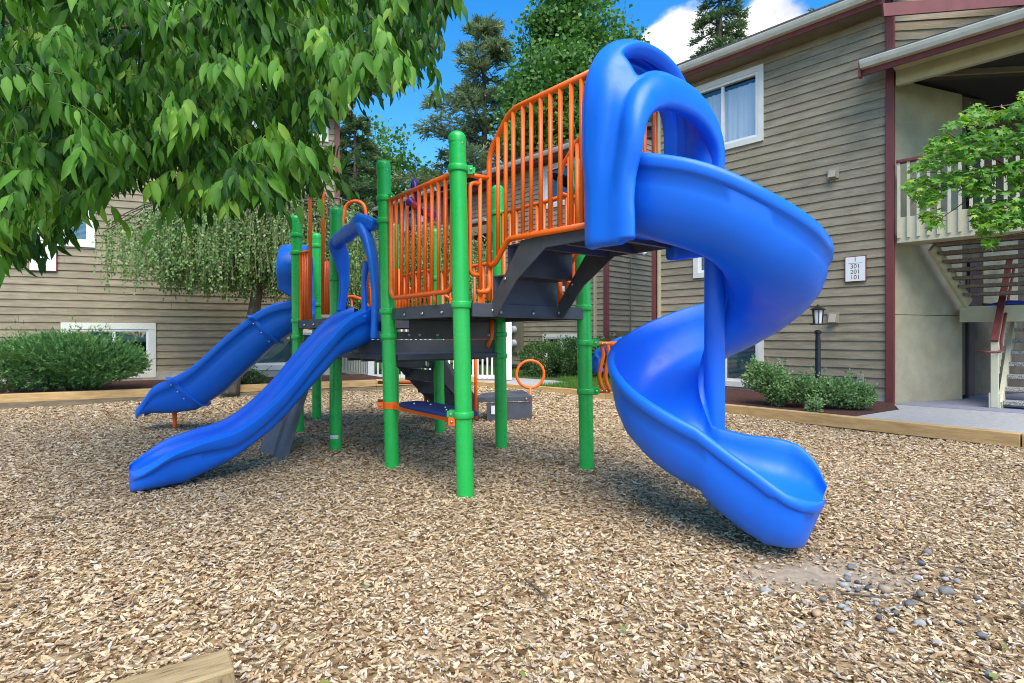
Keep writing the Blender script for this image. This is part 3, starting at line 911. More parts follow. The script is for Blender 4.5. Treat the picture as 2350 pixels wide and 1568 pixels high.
# recessed stairway between the two clad parts: gable boards above, low eave, dark recess, pickets
clad(MBd, MW_O + RW_D * sB + RW_N * -.25, RW_D, sA - sB, 4.95, 6.2, [])
obj('recess_fascia', MB().box(MPt((sA + sB) / 2, .02, 6.14), (sA - sB, .05, .2), angR), M_trimred, MBd)
gutter(MBd, MW_O, RW_D, sB + .1, sA - .1, .25, 4.85)
obj('recess_beam', MB().box(MPt((sA + sB) / 2, .0, 4.70), (sA - sB - .15, .1, .28), angR), M_beam, MBd)
obj('recess_wall', MB().box(MPt((sA + sB) / 2, -2.2, 3.2), (sA - sB + 1.0, .1, 6), angR), M_stucco, MBd)
for s_ in (sA, sB):
    obj('recess_side_wall', MB().box(MPt(s_ + (.12 if s_ == sA else -.12), -1.2, 3.2), (.1, 2.1, 6), angR), M_stucco, MBd)
for zf in (2.62,):
    obj('balcony_slab', MB().box(MPt((sA + sB) / 2, -.9, zf - .12), (sA - sB - .14, 1.9, .14), angR), M_beam, MBd)
    obj('balcony_rim', MB().box(MPt((sA + sB) / 2, .02, zf), (sA - sB - .15, .05, .24), angR), M_cream, MBd)
    rl = obj('balcony_railing', MB().box(MPt((sA + sB) / 2, .04, zf + 1.05), (sA - sB - .15, .12, .045), angR), M_trimred, MBd)
    nn = int((sA - sB - .2) / .122)
    for i in range(nn):
        piece('picket', pk, rl, MPt(sB + .12 + i * .122, .064, zf - .08), angR, (1, 1, 1.12))
# return wall right of the red corner, its rake, rust pipe and lamp, cabinet
RT_D = Vector((.728, .686)).normalized()
angT = math.atan2(RT_D.y, RT_D.x); RT_N = Vector((RT_D.y, -RT_D.x))
clad(MBd, MW_C + RT_D * .06, RT_D, 4.4, .30, 7.4, [], top=lambda s: 6.25 + .30 * s)
obj('rake_board', MB().beam((*(MW_C + RT_D * -.3 + RT_N * .05), 6.33), (*(MW_C + RT_D * 4.4 + RT_N * .05), 7.75), .04, .2), M_trimred, MBd)
dpp = MW_C + RW_D * -.32 + RW_N * .05
obj('downpipe', MB().beam((dpp.x, dpp.y, .2), (dpp.x, dpp.y, 6.2), .075, .06, up=(RW_D.x, RW_D.y, 0)), M_beam, MBd)
s, z = on_plane(1443, 660, MW_C, RT_D)
q = MW_C + RT_D * s + RT_N * .06
obj('conduit', MB().tube([(q.x, q.y, .9), (q.x, q.y, 3.35)], .016, 8), M_util, MBd)
s, z = on_plane(1456, 578, MW_C, RT_D); q = MW_C + RT_D * s + RT_N * .08
fl = obj('floodlight', MB().tube([(q.x, q.y, z), (q.x + .03, q.y - .12, z + .02)], .06, 12), M_signw, MBd, angle=40)
obj('lamp_head', MB().tube([(q.x + .10, q.y - .12, z), (q.x + .2, q.y - .2, z - .12)], [.03, .07], 12), M_signw, fl, angle=40)
obj('lamp_arm', MB().tube([(q.x, q.y - .05, z + .02), (q.x - .75, q.y - .5, z + .1)], .018, 8), M_signw, fl)
s, z = on_plane(1435, 770, MW_C, RT_D); q = MW_C + RT_D * s + RT_N * .25
obj('utility_cabinet', MB().box((q.x, q.y, .75), (.95, .4, 1.15), angT), M_util, MBd, bevel=.01)
# meter bank on the far wall, left of the low window
s, z = on_plane(1192, 770, MW_O, RW_D)
mb_ = obj('meter_panel', MB().box(MPt(s, .06, 1.35), (.42, .10, 1.35), angR), M_util, MBd, bevel=.006)
for i in range(3):
    m_ = MB().tube([MPt(s - .12, .11, .96 + i * .42), MPt(s - .12, .24, .96 + i * .42)], [.12, .10], 16)
    obj('meter', m_, M_meter, mb_, angle=40)

# ------------------------------------------------------------------ timber edging
def edging(root, pts, zc, h, w, m, seed, shift=0.0, lens=2.4):
    """timbers laid end to end along a line; every timber is a part"""
    rnd = random.Random(seed)
    for a, b in zip(pts, pts[1:]):
        a, b = Vector(a), Vector(b); d = b - a; L = d.length; d.normalize()
        k = max(1, round(L / lens)); ed = [0] + [(i + shift * (1 if 0 < i < k else 0)) * L / k for i in range(1, k)] + [L]
        for s0, s1 in zip(ed, ed[1:]):
            if s1 - s0 < .06: continue
            za = zc + rnd.uniform(-.006, .006); off = Vector((-d.y, d.x)) * rnd.uniform(-.008, .008)
            p, q = a + d * (s0 + .006) + off, a + d * (s1 - .006) + off
            t = obj('timber', MB().beam((p.x, p.y, za), (q.x, q.y, za + rnd.uniform(-.006, .006)), w, h), m, root, bevel=.006)
TL = thing('timber_edging', 'two-high golden timber edging along the left mulch bed', 'edging', (-5.3, 10.4, 0))
edging(TL, TIMB_L, .195, .135, .15, M_timber, 3)
edging(TL, TIMB_L, .055, .13, .15, M_timberold, 4, shift=.35)
TR = thing('timber_edging', 'single row of golden timbers edging the chips before the right-hand building', 'edging', (3.2, 8.45, 0))
edging(TR, TIMB_R, .085, .15, .13, M_timber, 5, lens=2.6)
c0 = Vector((-.905, 1.782, .1))
def timber_mat(name, ang, c1, c2, crack):
    m, n, l, b = node_mat(name)
    g_ = n.new('ShaderNodeNewGeometry'); mp_ = n.new('ShaderNodeMapping'); mp_.vector_type = 'TEXTURE'
    mp_.inputs['Rotation'].default_value = (0, 0, ang); mp_.inputs['Scale'].default_value = (9, 1, 1)
    l.new(g_.outputs['Position'], mp_.inputs['Vector'])
    t_ = n.new('ShaderNodeTexNoise'); t_.inputs['Scale'].default_value = 55; t_.inputs['Detail'].default_value = 6; t_.inputs['Roughness'].default_value = .65
    l.new(mp_.outputs['Vector'], t_.inputs['Vector'])
    r_ = n.new('ShaderNodeValToRGB'); e = r_.color_ramp.elements
    e[0].position, e[0].color = .30, (*crack, 1); e[1].position, e[1].color = .72, (*c2, 1)
    q = e.new(.42); q.color = (*c1, 1)
    l.new(t_.outputs['Fac'], r_.inputs['Fac']); l.new(r_.outputs['Color'], b.inputs['Base Color'])
    b.inputs['Roughness'].default_value = .85; b.inputs['Specular IOR Level'].default_value = .2
    bp = n.new('ShaderNodeBump'); bp.inputs['Strength'].default_value = .7; bp.inputs['Distance'].default_value = .008
    l.new(t_.outputs['Fac'], bp.inputs['Height']); l.new(bp.outputs['Normal'], b.inputs['Normal'])
    return m
TF = thing('timber_edging', 'weathered timber corner poking into the bottom edge by the camera', 'edging', (c0.x, c0.y, 0))
d0 = Vector((-.83, -.56, 0)).normalized(); e0 = Vector((.56, -.83, 0)).normalized()
obj('timber', MB().beam((c0.x, c0.y, .10), (c0.x + d0.x * 2.6, c0.y + d0.y * 2.6, .10), .14, .12), timber_mat('grey_gold_timber', math.atan2(d0.y, d0.x), (.30, .215, .105), (.44, .335, .185), (.07, .05, .03)), TF, bevel=.008)
obj('timber', MB().beam((-.936, 1.728, .085), (-.936 + e0.x * 1.3, 1.728 + e0.y * 1.3, .085), .112, .12), timber_mat('end_timber', math.atan2(e0.y, e0.x), (.23, .165, .08), (.36, .265, .14), (.06, .042, .025)), TF, bevel=.008)

# ------------------------------------------------------------------ white picket fence by the far lawn
WF = thing('picket_fence', 'white vinyl picket fence with gate behind the play structure', 'fence', (-1.5, 13.2, .14))
FZ = .16
f1 = PX(1168, 800, 12.9); f0 = PX(852, 800, 13.1); f2 = PX(778, 800, 15.4)
ppk = mesh_from('picket', MB().box((0, 0, .5), (.038, .022, 1.0)), M_white)
def fence_run(a, b, h, n, posts=(True, True)):
    d = Vector((b.x - a.x, b.y - a.y, 0)); L = d.length; d.normalize(); ang = math.atan2(d.y, d.x)
    for z, hh in ((FZ + .07, .09), (FZ + h * .62, .05), (FZ + h - .06, .07)):
        obj('rail', MB().beam((a.x, a.y, z), (b.x, b.y, z), .045, hh), M_white, WF)
    for i in range(n):
        t = (i + .5) / n
        piece('picket', ppk, WF, (a.x + d.x * L * t, a.y + d.y * L * t - .03, FZ + .04), ang, (1, 1, h - .06))
def fence_post(p, h, w=.13):
    obj('post', MB().box((p.x, p.y, FZ + h / 2), (w, w, h)), M_white, WF, bevel=.006)
fm = f0.lerp(f1, .52)
fence_run(f2, f0, 1.35, 20); fence_run(f0, fm, 1.35, 15); fence_run(fm, f1, 1.38, 14)
for p, h in ((f0, 1.42), (fm, 1.42), (f1, 1.52)): fence_post(p, h)

# ------------------------------------------------------------------ play structure (bolted together: one thing)
E1 = Vector((.617, -.787, 0)); E2 = Vector((.787, .617, 0))
PS = thing('play_structure', 'blue, green and orange climbing frame with three slides on the wood chips', 'play structure', (-.5, 5.6, 0))
UPZ = Vector((0, 0, 1))
RP_ = .064
POSTS = {   # base pixel, top pixel
    'A': ((900, 1070), (880, 368)), 'B': ((1068, 1140), (1049, 302)), 'C': ((1347, 1080), (1333, 366)),
    'D': ((1151, 1030), (1142, 425)), 'E': ((770, 1027), (772, 475)), 'G': ((685, 993), (680, 494)),
    'F': ((727, 962), (727, 535)), 'H': ((1010, 993), (999, 525)), 'I': ((905, 965), (905, 512))}
CLAMPS = {'A': [457, 508, 715, 772], 'B': [388, 700, 952], 'C': [434, 707, 787, 898], 'D': [490, 768, 817],
          'E': [640], 'G': [541, 581, 737, 774], 'F': [565, 700], 'H': [640], 'I': [640]}
EARS = {('B', 388): (1, .35), ('B', 952): (-1, .3), ('C', 787): (1, .1), ('C', 898): (1, .1), ('D', 490): (1, .2), ('H', 640): (1, .3), ('A', 457): (1, -.8), ('G', 581): (1, -.5)}
ring_me = mesh_from('clamp', MB().lathe((0, 0, 0), [(.060, -.026), (.072, -.025), (.077, -.018), (.075, -.008), (.078, 0), (.075, .008), (.077, .018), (.072, .025), (.060, .026)], 24), M_green, True)
ear_me = mesh_from('clamp_lug', MB().box((.085, 0, 0), (.05, .030, .066)).box((.115, 0, 0), (.03, .022, .046)), M_green)
bolt_me = mesh_from('bolt', MB().tube([(0, 0, 0), (0, -.005, 0), (0, -.012, 0)], [.014, .013, .007], 10), M_bolt, True)
def bolt(parent, p, ang=0.0, sc=1.0): return piece('bolt', bolt_me, parent, p, ang, (sc, sc, sc))
PB, PT = {}, {}
POSTOBJ = {}
for k, (b, t) in POSTS.items():
    base = GR(*b); top = PX(t[0], t[1], base.y)
    PB[k], PT[k] = base, top
    ax = (top - base).normalized(); L = (top - base).length
    pts = [base - ax * .25, top - ax * .075]
    po = obj('post', MB().tube(pts, RP_, 28), M_green, PS, angle=40)
    POSTOBJ[k] = po
    capm = MB(); rr = [(RP_ + .002, -.085), (RP_ + .0025, -.05)] + [(RP_ * math.cos(a) + .002, -.05 + .052 * math.sin(a)) for a in [i * math.pi / 14 for i in range(1, 7)]] + [(.004, .003)]
    capm.lathe(top, rr, 28)
    cp = obj('cap', capm, M_green, po, angle=50)
    bolt(po, top + Vector((.045, -.045, -.10)), .7, .55)
    for y in CLAMPS[k]:
        z = CAMH + (HY - y) / FPX * base.y
        c = base.lerp(top, (z - base.z) / (top.z - base.z))
        cl = piece('clamp', ring_me, po, c)
        if (k, y) in EARS:
            dx, dy = EARS[(k, y)]; ang = math.atan2(dy, dx)
            eo = piece('clamp_lug', ear_me, po, c, ang)
            bolt(po, c + Vector((dx, dy, 0)).normalized() * .10 + Vector((.0, -.017, 0)), 0, .8)
A, B, C_, D_, E_, G_, F_, H_, I_ = (PB[k] for k in 'ABCDEGFHI')
def at(k, z):
    return PB[k].lerp(PT[k], (z - PB[k].z) / (PT[k].z - PB[k].z))

# sticker on the post by the slide
z = CAMH + (HY - 1000) / FPX * E_.y
stk = MB()
cc = at('E', z)
rr = [[cc + Vector(((RP_ + .0015) * math.sin(a), -(RP_ + .0015) * math.cos(a), dz_)) for a in [-.75 + 1.5 * i / 10 for i in range(11)]] for dz_ in (-.022, .022)]
stk.loft(rr, caps=False, closed=False)
sk = obj('sticker', stk, M_signw, POSTOBJ['E'], smooth=True)
rr = [[cc + Vector(((RP_ + .0025) * math.sin(a), -(RP_ + .0025) * math.cos(a), dz_)) for a in [-.75 + 1.5 * i / 10 for i in range(11)]] for dz_ in (.015, .022)]
obj('sticker_band', MB().loft(rr, caps=False, closed=False), M_ink, POSTOBJ['E'])
me = text_mesh('FINISHED GRADE', .0125, M_ink)
m = Matrix.Rotation(R(90), 4, 'X')
for v in me.vertices:
    a = v.co.x / RP_; r_ = RP_ + .0032
    v.co = Vector((r_ * math.sin(a), v.co.y, r_ * math.cos(a)))
m.translation = cc + Vector((0, 0, -.006))
piece('lettering', me, POSTOBJ['E'], None, mtx=m)

# decks
def deck(name, poly, zt, rim=.105, parent=PS, bolts=True):
    d = MB().prism([xy(p) for p in poly], zt - .02, zt)
    dk = obj(name, d, M_deck, parent)
    n = len(poly); c = sum((Vector(xy(p)) for p in poly), Vector((0, 0))) / n
    for i in range(n):
        a, b = Vector(xy(poly[i])), Vector(xy(poly[(i + 1) % n])); dd = (b - a).normalized()
        nrm = Vector((dd.y, -dd.x))
        if nrm.dot((a + b) / 2 - c) < 0: nrm = -nrm
        a2, b2 = a + dd * .05 + nrm * .012, b - dd * .05 + nrm * .012
        rm = obj('deck_rim', MB().beam((a2.x, a2.y, zt - rim / 2), (b2.x, b2.y, zt - rim / 2), .022, rim), M_deck, dk, bevel=.004)
        if bolts:
            for t in (.22, .5, .78):
                p = a2.lerp(b2, t) + nrm * .012
                bolt(rm, (p.x, p.y, zt - rim * .62), math.atan2(nrm.y, nrm.x) + math.pi / 2, 1.15)
    rb = MB()
    for t in (.25, .5, .75):
        a = Vector(xy(poly[0])).lerp(Vector(xy(poly[3 % n])), t); b = Vector(xy(poly[1])).lerp(Vector(xy(poly[2])), t)
        rb.beam((a.x, a.y, zt - .05), (b.x, b.y, zt - .05), .03, .06)
    obj('deck_rib', rb, M_deck, dk)
    return dk
main_deck = deck('deck', [A, B, C_, D_], 1.445)
low_deck = deck('deck', [A, D_, H_, E_], 1.02, rim=.05, bolts=False)
far_deck = deck('deck', [E_, H_, I_, F_, G_], 1.385, rim=.10)
# riser panels between the deck levels
def panel(name, a, b, z0, z1, th=.02, parent=PS, lip=True, nb=3):
    p = obj(name, MB().beam((a.x, a.y, (z0 + z1) / 2), (b.x, b.y, (z0 + z1) / 2), th, z1 - z0), M_deck, parent, bevel=.003)
    d = (Vector(xy(b)) - Vector(xy(a))).normalized(); nrm = Vector((d.y, -d.x))
    if nrm.y > 0: nrm = -nrm
    for i in range(nb):
        q = Vector(xy(a)).lerp(Vector(xy(b)), .1 + .8 * i / (nb - 1)) + nrm * (th / 2)
        bolt(p, (q.x, q.y, z0 + .04), math.atan2(nrm.y, nrm.x) + math.pi / 2, 1.2)
    return p
panel('riser_panel', A + (D_ - A) * .14, D_ - (D_ - A) * .06, 1.165, 1.345)
panel('riser_panel', A + (D_ - A) * .05 + Vector((-.01, -.01, 0)), D_ - (D_ - A) * .04 + Vector((-.01, -.01, 0)), 1.165, 1.235, nb=4)
pE = A.lerp(E_, .74)
panel('riser_panel', pE, D_ + Vector((-.06, .02, 0)), .965, 1.155, nb=4)
panel('riser_panel', A.lerp(E_, .06), pE, .99, 1.155, nb=2)
panel('deck_edge_panel', A.lerp(E_, .1), A.lerp(E_, .92), 1.24, 1.335, nb=2)

# stairs from the main deck up to the spiral slide landing (local axes: t out along E1, s along E2)
P0 = Vector((-.143, 4.269, 0)); WST = .67
def TL_(t, lat, z): return P0 + E1 * t + E2 * lat + UPZ * z
ZU = 1.875
T_END = 1.14
stairs = MB()
up_deck = obj('landing_deck', MB().prism([xy(TL_(.36, 0, 0)), xy(TL_(T_END, 0, 0)), xy(TL_(T_END, WST, 0)), xy(TL_(.36, WST, 0))], ZU - .012, ZU), M_deck, PS)
for lat, sg in ((0, -1), (WST, 1)):
    o_ = -.012 if lat == 0 else .012
    prof = [(.0, 1.345), (.0, 1.46), (.36, 1.885), (T_END, 1.885), (T_END, 1.80), (.62, 1.80), (.30, 1.60), (.06, 1.345)]
    ringa = [TL_(t, lat + o_ - .006, z) for t, z in prof]; ringb = [TL_(t, lat + o_ + .006, z) for t, z in prof]
    s_ = obj('stair_stringer', MB().loft([ringa, ringb]), M_deck, PS)
    for t, z in ((.02, 1.39), (.18, 1.62)): bolt(s_, TL_(t, lat + o_ - .012, z), math.atan2(E1.y, E1.x))
for i, (t0, z) in enumerate(((.0, 1.445), (.18, 1.66))):
    obj('stair_riser', MB().beam(TL_(t0 + .0, .004, z + .105), TL_(t0, WST - .004, z + .105), .012, .215), M_deck, PS)
    obj('stair_tread', MB().prism([xy(TL_(t0, .004, 0)), xy(TL_(t0 + .20, .004, 0)), xy(TL_(t0 + .20, WST - .004, 0)), xy(TL_(t0, WST - .004, 0))], z + .205, z + .215), M_deck, PS)
for t in (.56, .80, T_END - .02):
    obj('deck_rib', MB().beam(TL_(t, .01, ZU - .045), TL_(t, WST - .01, ZU - .045), .035, .06), M_deck, up_deck)

# ---- rails
RT = .0205
def guard(parent_name, a, b, z_bot, z_top, n, inset=.10, r=RT, rb=.0155, drop=True, corner=.10):
    """guard rail panel between two posts: bent frame and equally spaced bars, each bar its own part"""
    d = Vector((b.x - a.x, b.y - a.y, 0)); L = d.length; d.normalize()
    q0, q1 = a + d * inset, b - d * inset
    q0.z = q1.z = 0
    f = obj(parent_name, MB().tube(fillet([q0 + UPZ * z_top, q0 + UPZ * z_bot, q1 + UPZ * z_bot, q1 + UPZ * z_top], corner), r, 12), M_orange, PS, smooth=True)
    obj('top_rail', MB().tube([q0 - d * .03 + UPZ * z_top, q1 + d * .03 + UPZ * z_top], r, 12), M_orange, f, smooth=True)
    for i in range(n):
        p = q0.lerp(q1, (i + 1) / (n + 1))
        obj('bar', MB().tube([p + UPZ * z_bot, p + UPZ * z_top], rb, 10), M_orange, f, smooth=True)
    if drop:
        for t in (.28, .75):
            p = q0.lerp(q1, t); obj('foot', MB().tube([p + UPZ * z_bot, p + UPZ * (z_bot - .09)], rb, 10), M_orange, f, smooth=True)
    return f
guard('guard_rail', at('A', 1.9), at('B', 1.9), 1.535, 2.425, 9, inset=.095)
zA = CAMH + (HY - 452) / FPX * A.y
guard('guard_rail', at('D', 1.9), at('C', 1.9), 1.50, 2.48, 9, inset=.09, drop=False)
guard('guard_rail', at('H', 1.6), at('I', 1.6), 1.42, 2.02, 8, inset=.10, drop=False)
guard('guard_rail', at('D', 1.4), at('H', 1.4), 1.16, 1.98, 5, inset=.12, drop=False)

# stair rails both sides, mirrored
tz = []
for (x, y) in ((1122.5, 690), (1122.5, 352), (1172, 253), (1357, 166)):
    s_, z = on_plane(x, y, P0 - E2 * .035, E1); tz.append((s_, z))
bz = []
for (x, y) in ((1124, 611), (1136, 606), (1166, 549), (1361, 514)):
    s_, z = on_plane(x, y, P0 - E2 * .035, E1); bz.append((s_, z))
bars = [on_plane(x, 500, P0 - E2 * .035, E1)[0] for x in (1143, 1160.5, 1178, 1200, 1219, 1241, 1263, 1286, 1311, 1335)]
def lerp_path(p, t): return float(np.interp(t, [a for a, _ in p], [b for _, b in p]))
for lat in (-.035, WST + .035):
    top = fillet([TL_(a, lat, z) for a, z in tz], .10)
    f = obj('stair_rail', MB().tube(top, .021, 12), M_orange, PS, smooth=True)
    obj('lower_rail', MB().tube(fillet([TL_(a, lat, z) for a, z in bz], .05), .021, 12), M_orange, f, smooth=True)
    for t in bars:
        obj('bar', MB().tube([TL_(t, lat, lerp_path(bz, t)), TL_(t, lat, lerp_path(tz[1:], t))], .0155, 10), M_orange, f, smooth=True)
    # foot loop with its bolted tab on the deck rim
    t0 = tz[0][0]
    sgn = -1 if lat < 0 else 1
    lp_ = fillet([TL_(t0, lat, 1.72), TL_(t0 + .01, lat, 1.535), TL_(t0 - .015, lat + sgn * .10, 1.535)], .09)
    obj('rail_foot', MB().tube(lp_, .020, 12), M_orange, f, smooth=True)
    tbp = TL_(t0 - .012, lat + sgn * .075, 1.46)
    obj('tab', MB().box(tbp, (.045, .012, .15), math.atan2(E2.y, E2.x)), M_orange, f, bevel=.005)
    bolt(f, tbp + E1 * .01 - UPZ * .055, math.atan2(E2.y, E2.x))
    # handhold: arm to the post clamp and a closed loop hanging from it
    zc = CAMH + (HY - 397) / FPX * B.y
    post = at('B', zc) if lat < 0 else at('C', zc)
    e = TL_(t0, lat, zc)
    obj('arm', MB().tube([post + (e - post).normalized() * .06, e], .019, 12), M_orange, f, smooth=True)
    m1 = e.lerp(post, .30); m2 = e.lerp(post, .62)
    m1.z = m2.z = 0
    obj('bar', MB().tube([m1 + UPZ * (zc - .005), m1 + UPZ * 1.50], .0155, 10), M_orange, f, smooth=True)
    lo = fillet([m1 + UPZ * (zc - .055), m2 + UPZ * (zc - .055), m2 + UPZ * 1.66, m1 + UPZ * 1.66], .07)
    obj('hand_loop', MB().tube(lo, .0155, 10), M_orange, f, smooth=True)

# tall handholds and bars at the climber beside the slide, and the hoop behind
def mid(a, b, t, z): return a.lerp(b, t) * 1.0 * Vector((1, 1, 0)).x if False else Vector((a.x + (b.x - a.x) * t, a.y + (b.y - a.y) * t, z))
def vbar(x, y0, y1, Y, r, parent, name='bar'):
    return obj(name, MB().tube([PX(x, y0, Y), PX(x, y1, Y)], r, 10), M_orange, parent, smooth=True)
Yg = 6.55
f = obj('climber_handhold', MB().tube(fillet([PX(712, 757, 6.62), PX(712, 440, 6.62), PX(741, 424, 6.28), PX(741, 722, 6.28)], .12), .021, 12), M_orange, PS, smooth=True)
fr = [PX(700, 578, 6.72), PX(690, 580, 6.78), PX(690, 742, 6.78), PX(697, 752, 6.74), PX(711, 753, 6.64)]
obj('bar_frame', MB().tube(fillet(fr, .04), .018, 10), M_orange, f, smooth=True)
obj('bar_frame_top', MB().tube([PX(687, 581, 6.79), PX(711, 576, 6.62)], .018, 10), M_orange, f, smooth=True)
for x, Y in ((695.5, 6.74), (701, 6.70), (706.5, 6.66)): vbar(x, 578, 751, Y, .014, f)
for x, Y in ((747, 6.22), (752.5, 6.18), (758, 6.14)): vbar(x, 600, 722, Y, .014, f)
hp = fillet([PX(784, 700, 7.5), PX(784, 520, 7.5), PX(795, 462, 7.5), PX(837, 462, 7.4), PX(842, 520, 7.4), PX(842, 700, 7.4)], .24, 8)
hoop = obj('arched_rail', MB().tube(hp, .023, 12), M_orange, PS, smooth=True)
for pts in (((788, 684, 7.3), (808, 680, 7.3), (832, 688, 7.2), (846, 704, 7.2)), ((906, 648, 7.6), (925, 652, 7.6), (948, 668, 7.6), (975, 684, 7.6)),
            ((975, 655, 7.6), (990, 664, 7.5), (1010, 672, 7.5), (1040, 690, 7.4))):
    a = obj('arched_rail', MB().tube(fillet([PX(*p) for p in pts], .2), .022, 10), M_orange, PS, smooth=True)
    p = PX(*pts[1]); obj('bar', MB().tube([p, Vector((p.x, p.y, 1.3))], .016, 8), M_orange, a, smooth=True)
for x in (852, 858, 902, 910, 916):
    a = obj('bar', MB().tube([PX(x, 618, 7.3), PX(x, 755, 7.3)], .017, 8), M_orange, hoop, smooth=True)
obj('bar', MB().tube([PX(848, 655, 7.3), PX(862, 655, 7.3)], .017, 8), M_orange, hoop, smooth=True)
hk = fillet([PX(1128, 735, 5.75), PX(1129, 775, 5.75), PX(1118, 797, 5.75)], .12)
obj('hand_loop', MB().tube(hk, .021, 10), M_orange, PS, smooth=True)

# bench plank between the two near posts
zb = CAMH + (HY - 927) / FPX * A.y
bA, bB = at('A', zb), at('B', zb)
bd = (bB - bA).normalized()
ctr = bA.lerp(bB, .53) - E2 * .0
poly = []
for i in range(28):
    a = 2 * math.pi * i / 28
    cx_, sy_ = math.cos(a), math.sin(a)
    poly.append(ctr + bd * (.50 * math.copysign(abs(cx_) ** .55, cx_)) + E2 * (.155 * math.copysign(abs(sy_) ** .55, sy_) + .10))
bench = obj('bench_seat', MB().prism([xy(p) for p in poly], zb - .0, zb + .03), M_navy, PS, bevel=.008)
for t, w in ((.28, .06), (.72, .06), (.4, .14), (.6, .14)):
    p = bA.lerp(bB, t) + E2 * w; bolt(bench, (p.x, p.y, zb + .031), 0, .7)
obj('bench_bracket', MB().beam(bA + E2 * .02 - UPZ * .02, bB + E2 * .02 - UPZ * .02, .05, .045), M_orange, bench, bevel=.004)
for k in 'AB':
    c = at(k, zb - .01)
    if k == 'A': obj('bracket_band', MB().lathe(c, [(.060, -.03), (.0685, -.03), (.0685, .03), (.060, .03)], 24), M_orange, bench, angle=40)
    obj('bracket_lug', MB().box(c + Vector((-.085, -.02, 0)), (.05, .03, .055)), M_orange, bench); bolt(bench, c + Vector((-.085, -.04, 0)), 0, .8)

# ---- slides
def u_section(xi, xo, zb, hi, ho, th, lip=.016, under=None, n=9, pw=.62, drop=.07, rnd=.55):
    """closed cross-section of a moulded chute. x from inner rim xi to outer rim xo, bed height zb"""
    pts = []
    xc = (xi + xo) / 2; W = (xo - xi) / 2 - .035
    for i in range(n * 2 + 1):
        a = math.pi + math.pi * i / (2 * n)
        c, s_ = math.cos(a), -math.sin(a)
        h = hi if i < n else ho
        x = xc + W * math.copysign(abs(c) ** pw, c)
        z = zb + h * (1 - abs(s_) ** .75)
        pts.append((x, z))
    zt = zb + ho
    pts += [(xo - .024, zt + .010), (xo - .006, zt + .012), (xo + .012, zt + .002), (xo + lip, zt - .022), (xo + lip * .8, zt - drop * .8),
            (xo + lip * .3, zt - drop), (xo - .010, zt - drop * 1.12)]
    zu = (zb - th) if under is None else under
    for t in (.12, .3, .5, .7, .86, .96):
        a = t * math.pi / 2
        pts.append((xc + (xo - .012 - xc) * math.cos(a) ** rnd, (zt - drop * 1.2) + (zu - (zt - drop * 1.2)) * math.sin(a) ** .9))
    zi = zb + hi
    for t in (.96, .86, .7, .5, .3, .12):
        a = t * math.pi / 2
        pts.append((xc - (xc - xi - .012) * math.cos(a) ** .55, (zi - drop * 1.2) + (zu - (zi - drop * 1.2)) * math.sin(a) ** .9))
    pts += [(xi + .010, zi - drop * 1.12), (xi - lip * .3, zi - drop), (xi - lip * .8, zi - drop * .8), (xi - lip, zi - .022), (xi - .012, zi + .002), (xi + .006, zi + .012), (xi + .024, zi + .010)]
    return pts

# spiral slide
SC = Vector((1.388, 3.782, 0))
TH0, PHI, SEX = -142.0, 384.0, .66
SP = obj('spiral_slide', MB().tube([SC + UPZ * .55, SC + UPZ * 1.95], .068, 24), M_blue, PS, angle=40)
obj('support_post', MB().tube([SC + UPZ * -.1, SC + UPZ * .6], .042, 16), M_galv, SP, angle=40)
zbed = [(0, 1.845), (25, 1.745), (60, 1.535), (90, 1.425), (130, 1.325), (180, 1.165), (232, .985), (322, .60), (360, .46), (384, .385)]
ro_t = [(0, .90), (40, .83), (90, .715), (130, .665), (232, .68), (322, .715), (384, .72)]
ri_t = [(0, .24), (40, .14), (70, .075), (360, .07), (384, .09)]
ho_t = [(0, .42), (60, .39), (90, .36), (130, .36), (180, .39), (232, .42), (322, .40), (360, .33), (384, .28)]
hi_t = [(0, .44), (60, .30), (100, .20), (300, .20), (345, .22), (384, .20)]
rings = []
l0_ = Vector((math.cos(R(TH0)), math.sin(R(TH0)), 0))
for q_ in (.20, .10):
    sec = u_section(.24, .905 - .0 * q_, 1.868, .42, .42, .045)
    rings.append([SC - E1 * q_ + l0_ * r_ + UPZ * z_ for r_, z_ in sec])
for phi in np.linspace(0, PHI, 92):
    th = R(TH0 + phi); l = Vector((math.cos(th), math.sin(th), 0))
    zb_ = smooth_tbl(zbed, phi)
    sec = u_section(interp(ri_t, phi), interp(ro_t, phi), zb_, interp(hi_t, phi), interp(ho_t, phi), interp([(0, .07), (90, .065), (250, .075), (384, .13)], phi), rnd=interp([(0, .6), (40, .9), (90, 1.2), (200, 1.2), (300, .75), (384, .6)], phi), pw=interp([(0, .62), (50, .8), (90, 1.0), (200, 1.0), (300, .7), (384, .62)], phi))
    rings.append([SC + l * r_ + UPZ * z_ for r_, z_ in sec])
th = R(TH0 + PHI); l = Vector((math.cos(th), math.sin(th), 0)); tdir = Vector((-math.sin(th), math.cos(th), 0))
ez = [(0, .385), (.2, .325), (.4, .295), (.6, .280), (.72, .255)]
eo = [(0, .28), (.2, .20), (.36, .12), (.48, .06), (.58, .03), (.72, .015)]
ei = [(0, .20), (.2, .22), (.4, .24), (.52, .22), (.60, .15), (.66, .05), (.72, .02)]
eu = [(0, .24), (.12, .14), (.25, .05), (.36, .005), (.72, .0)]
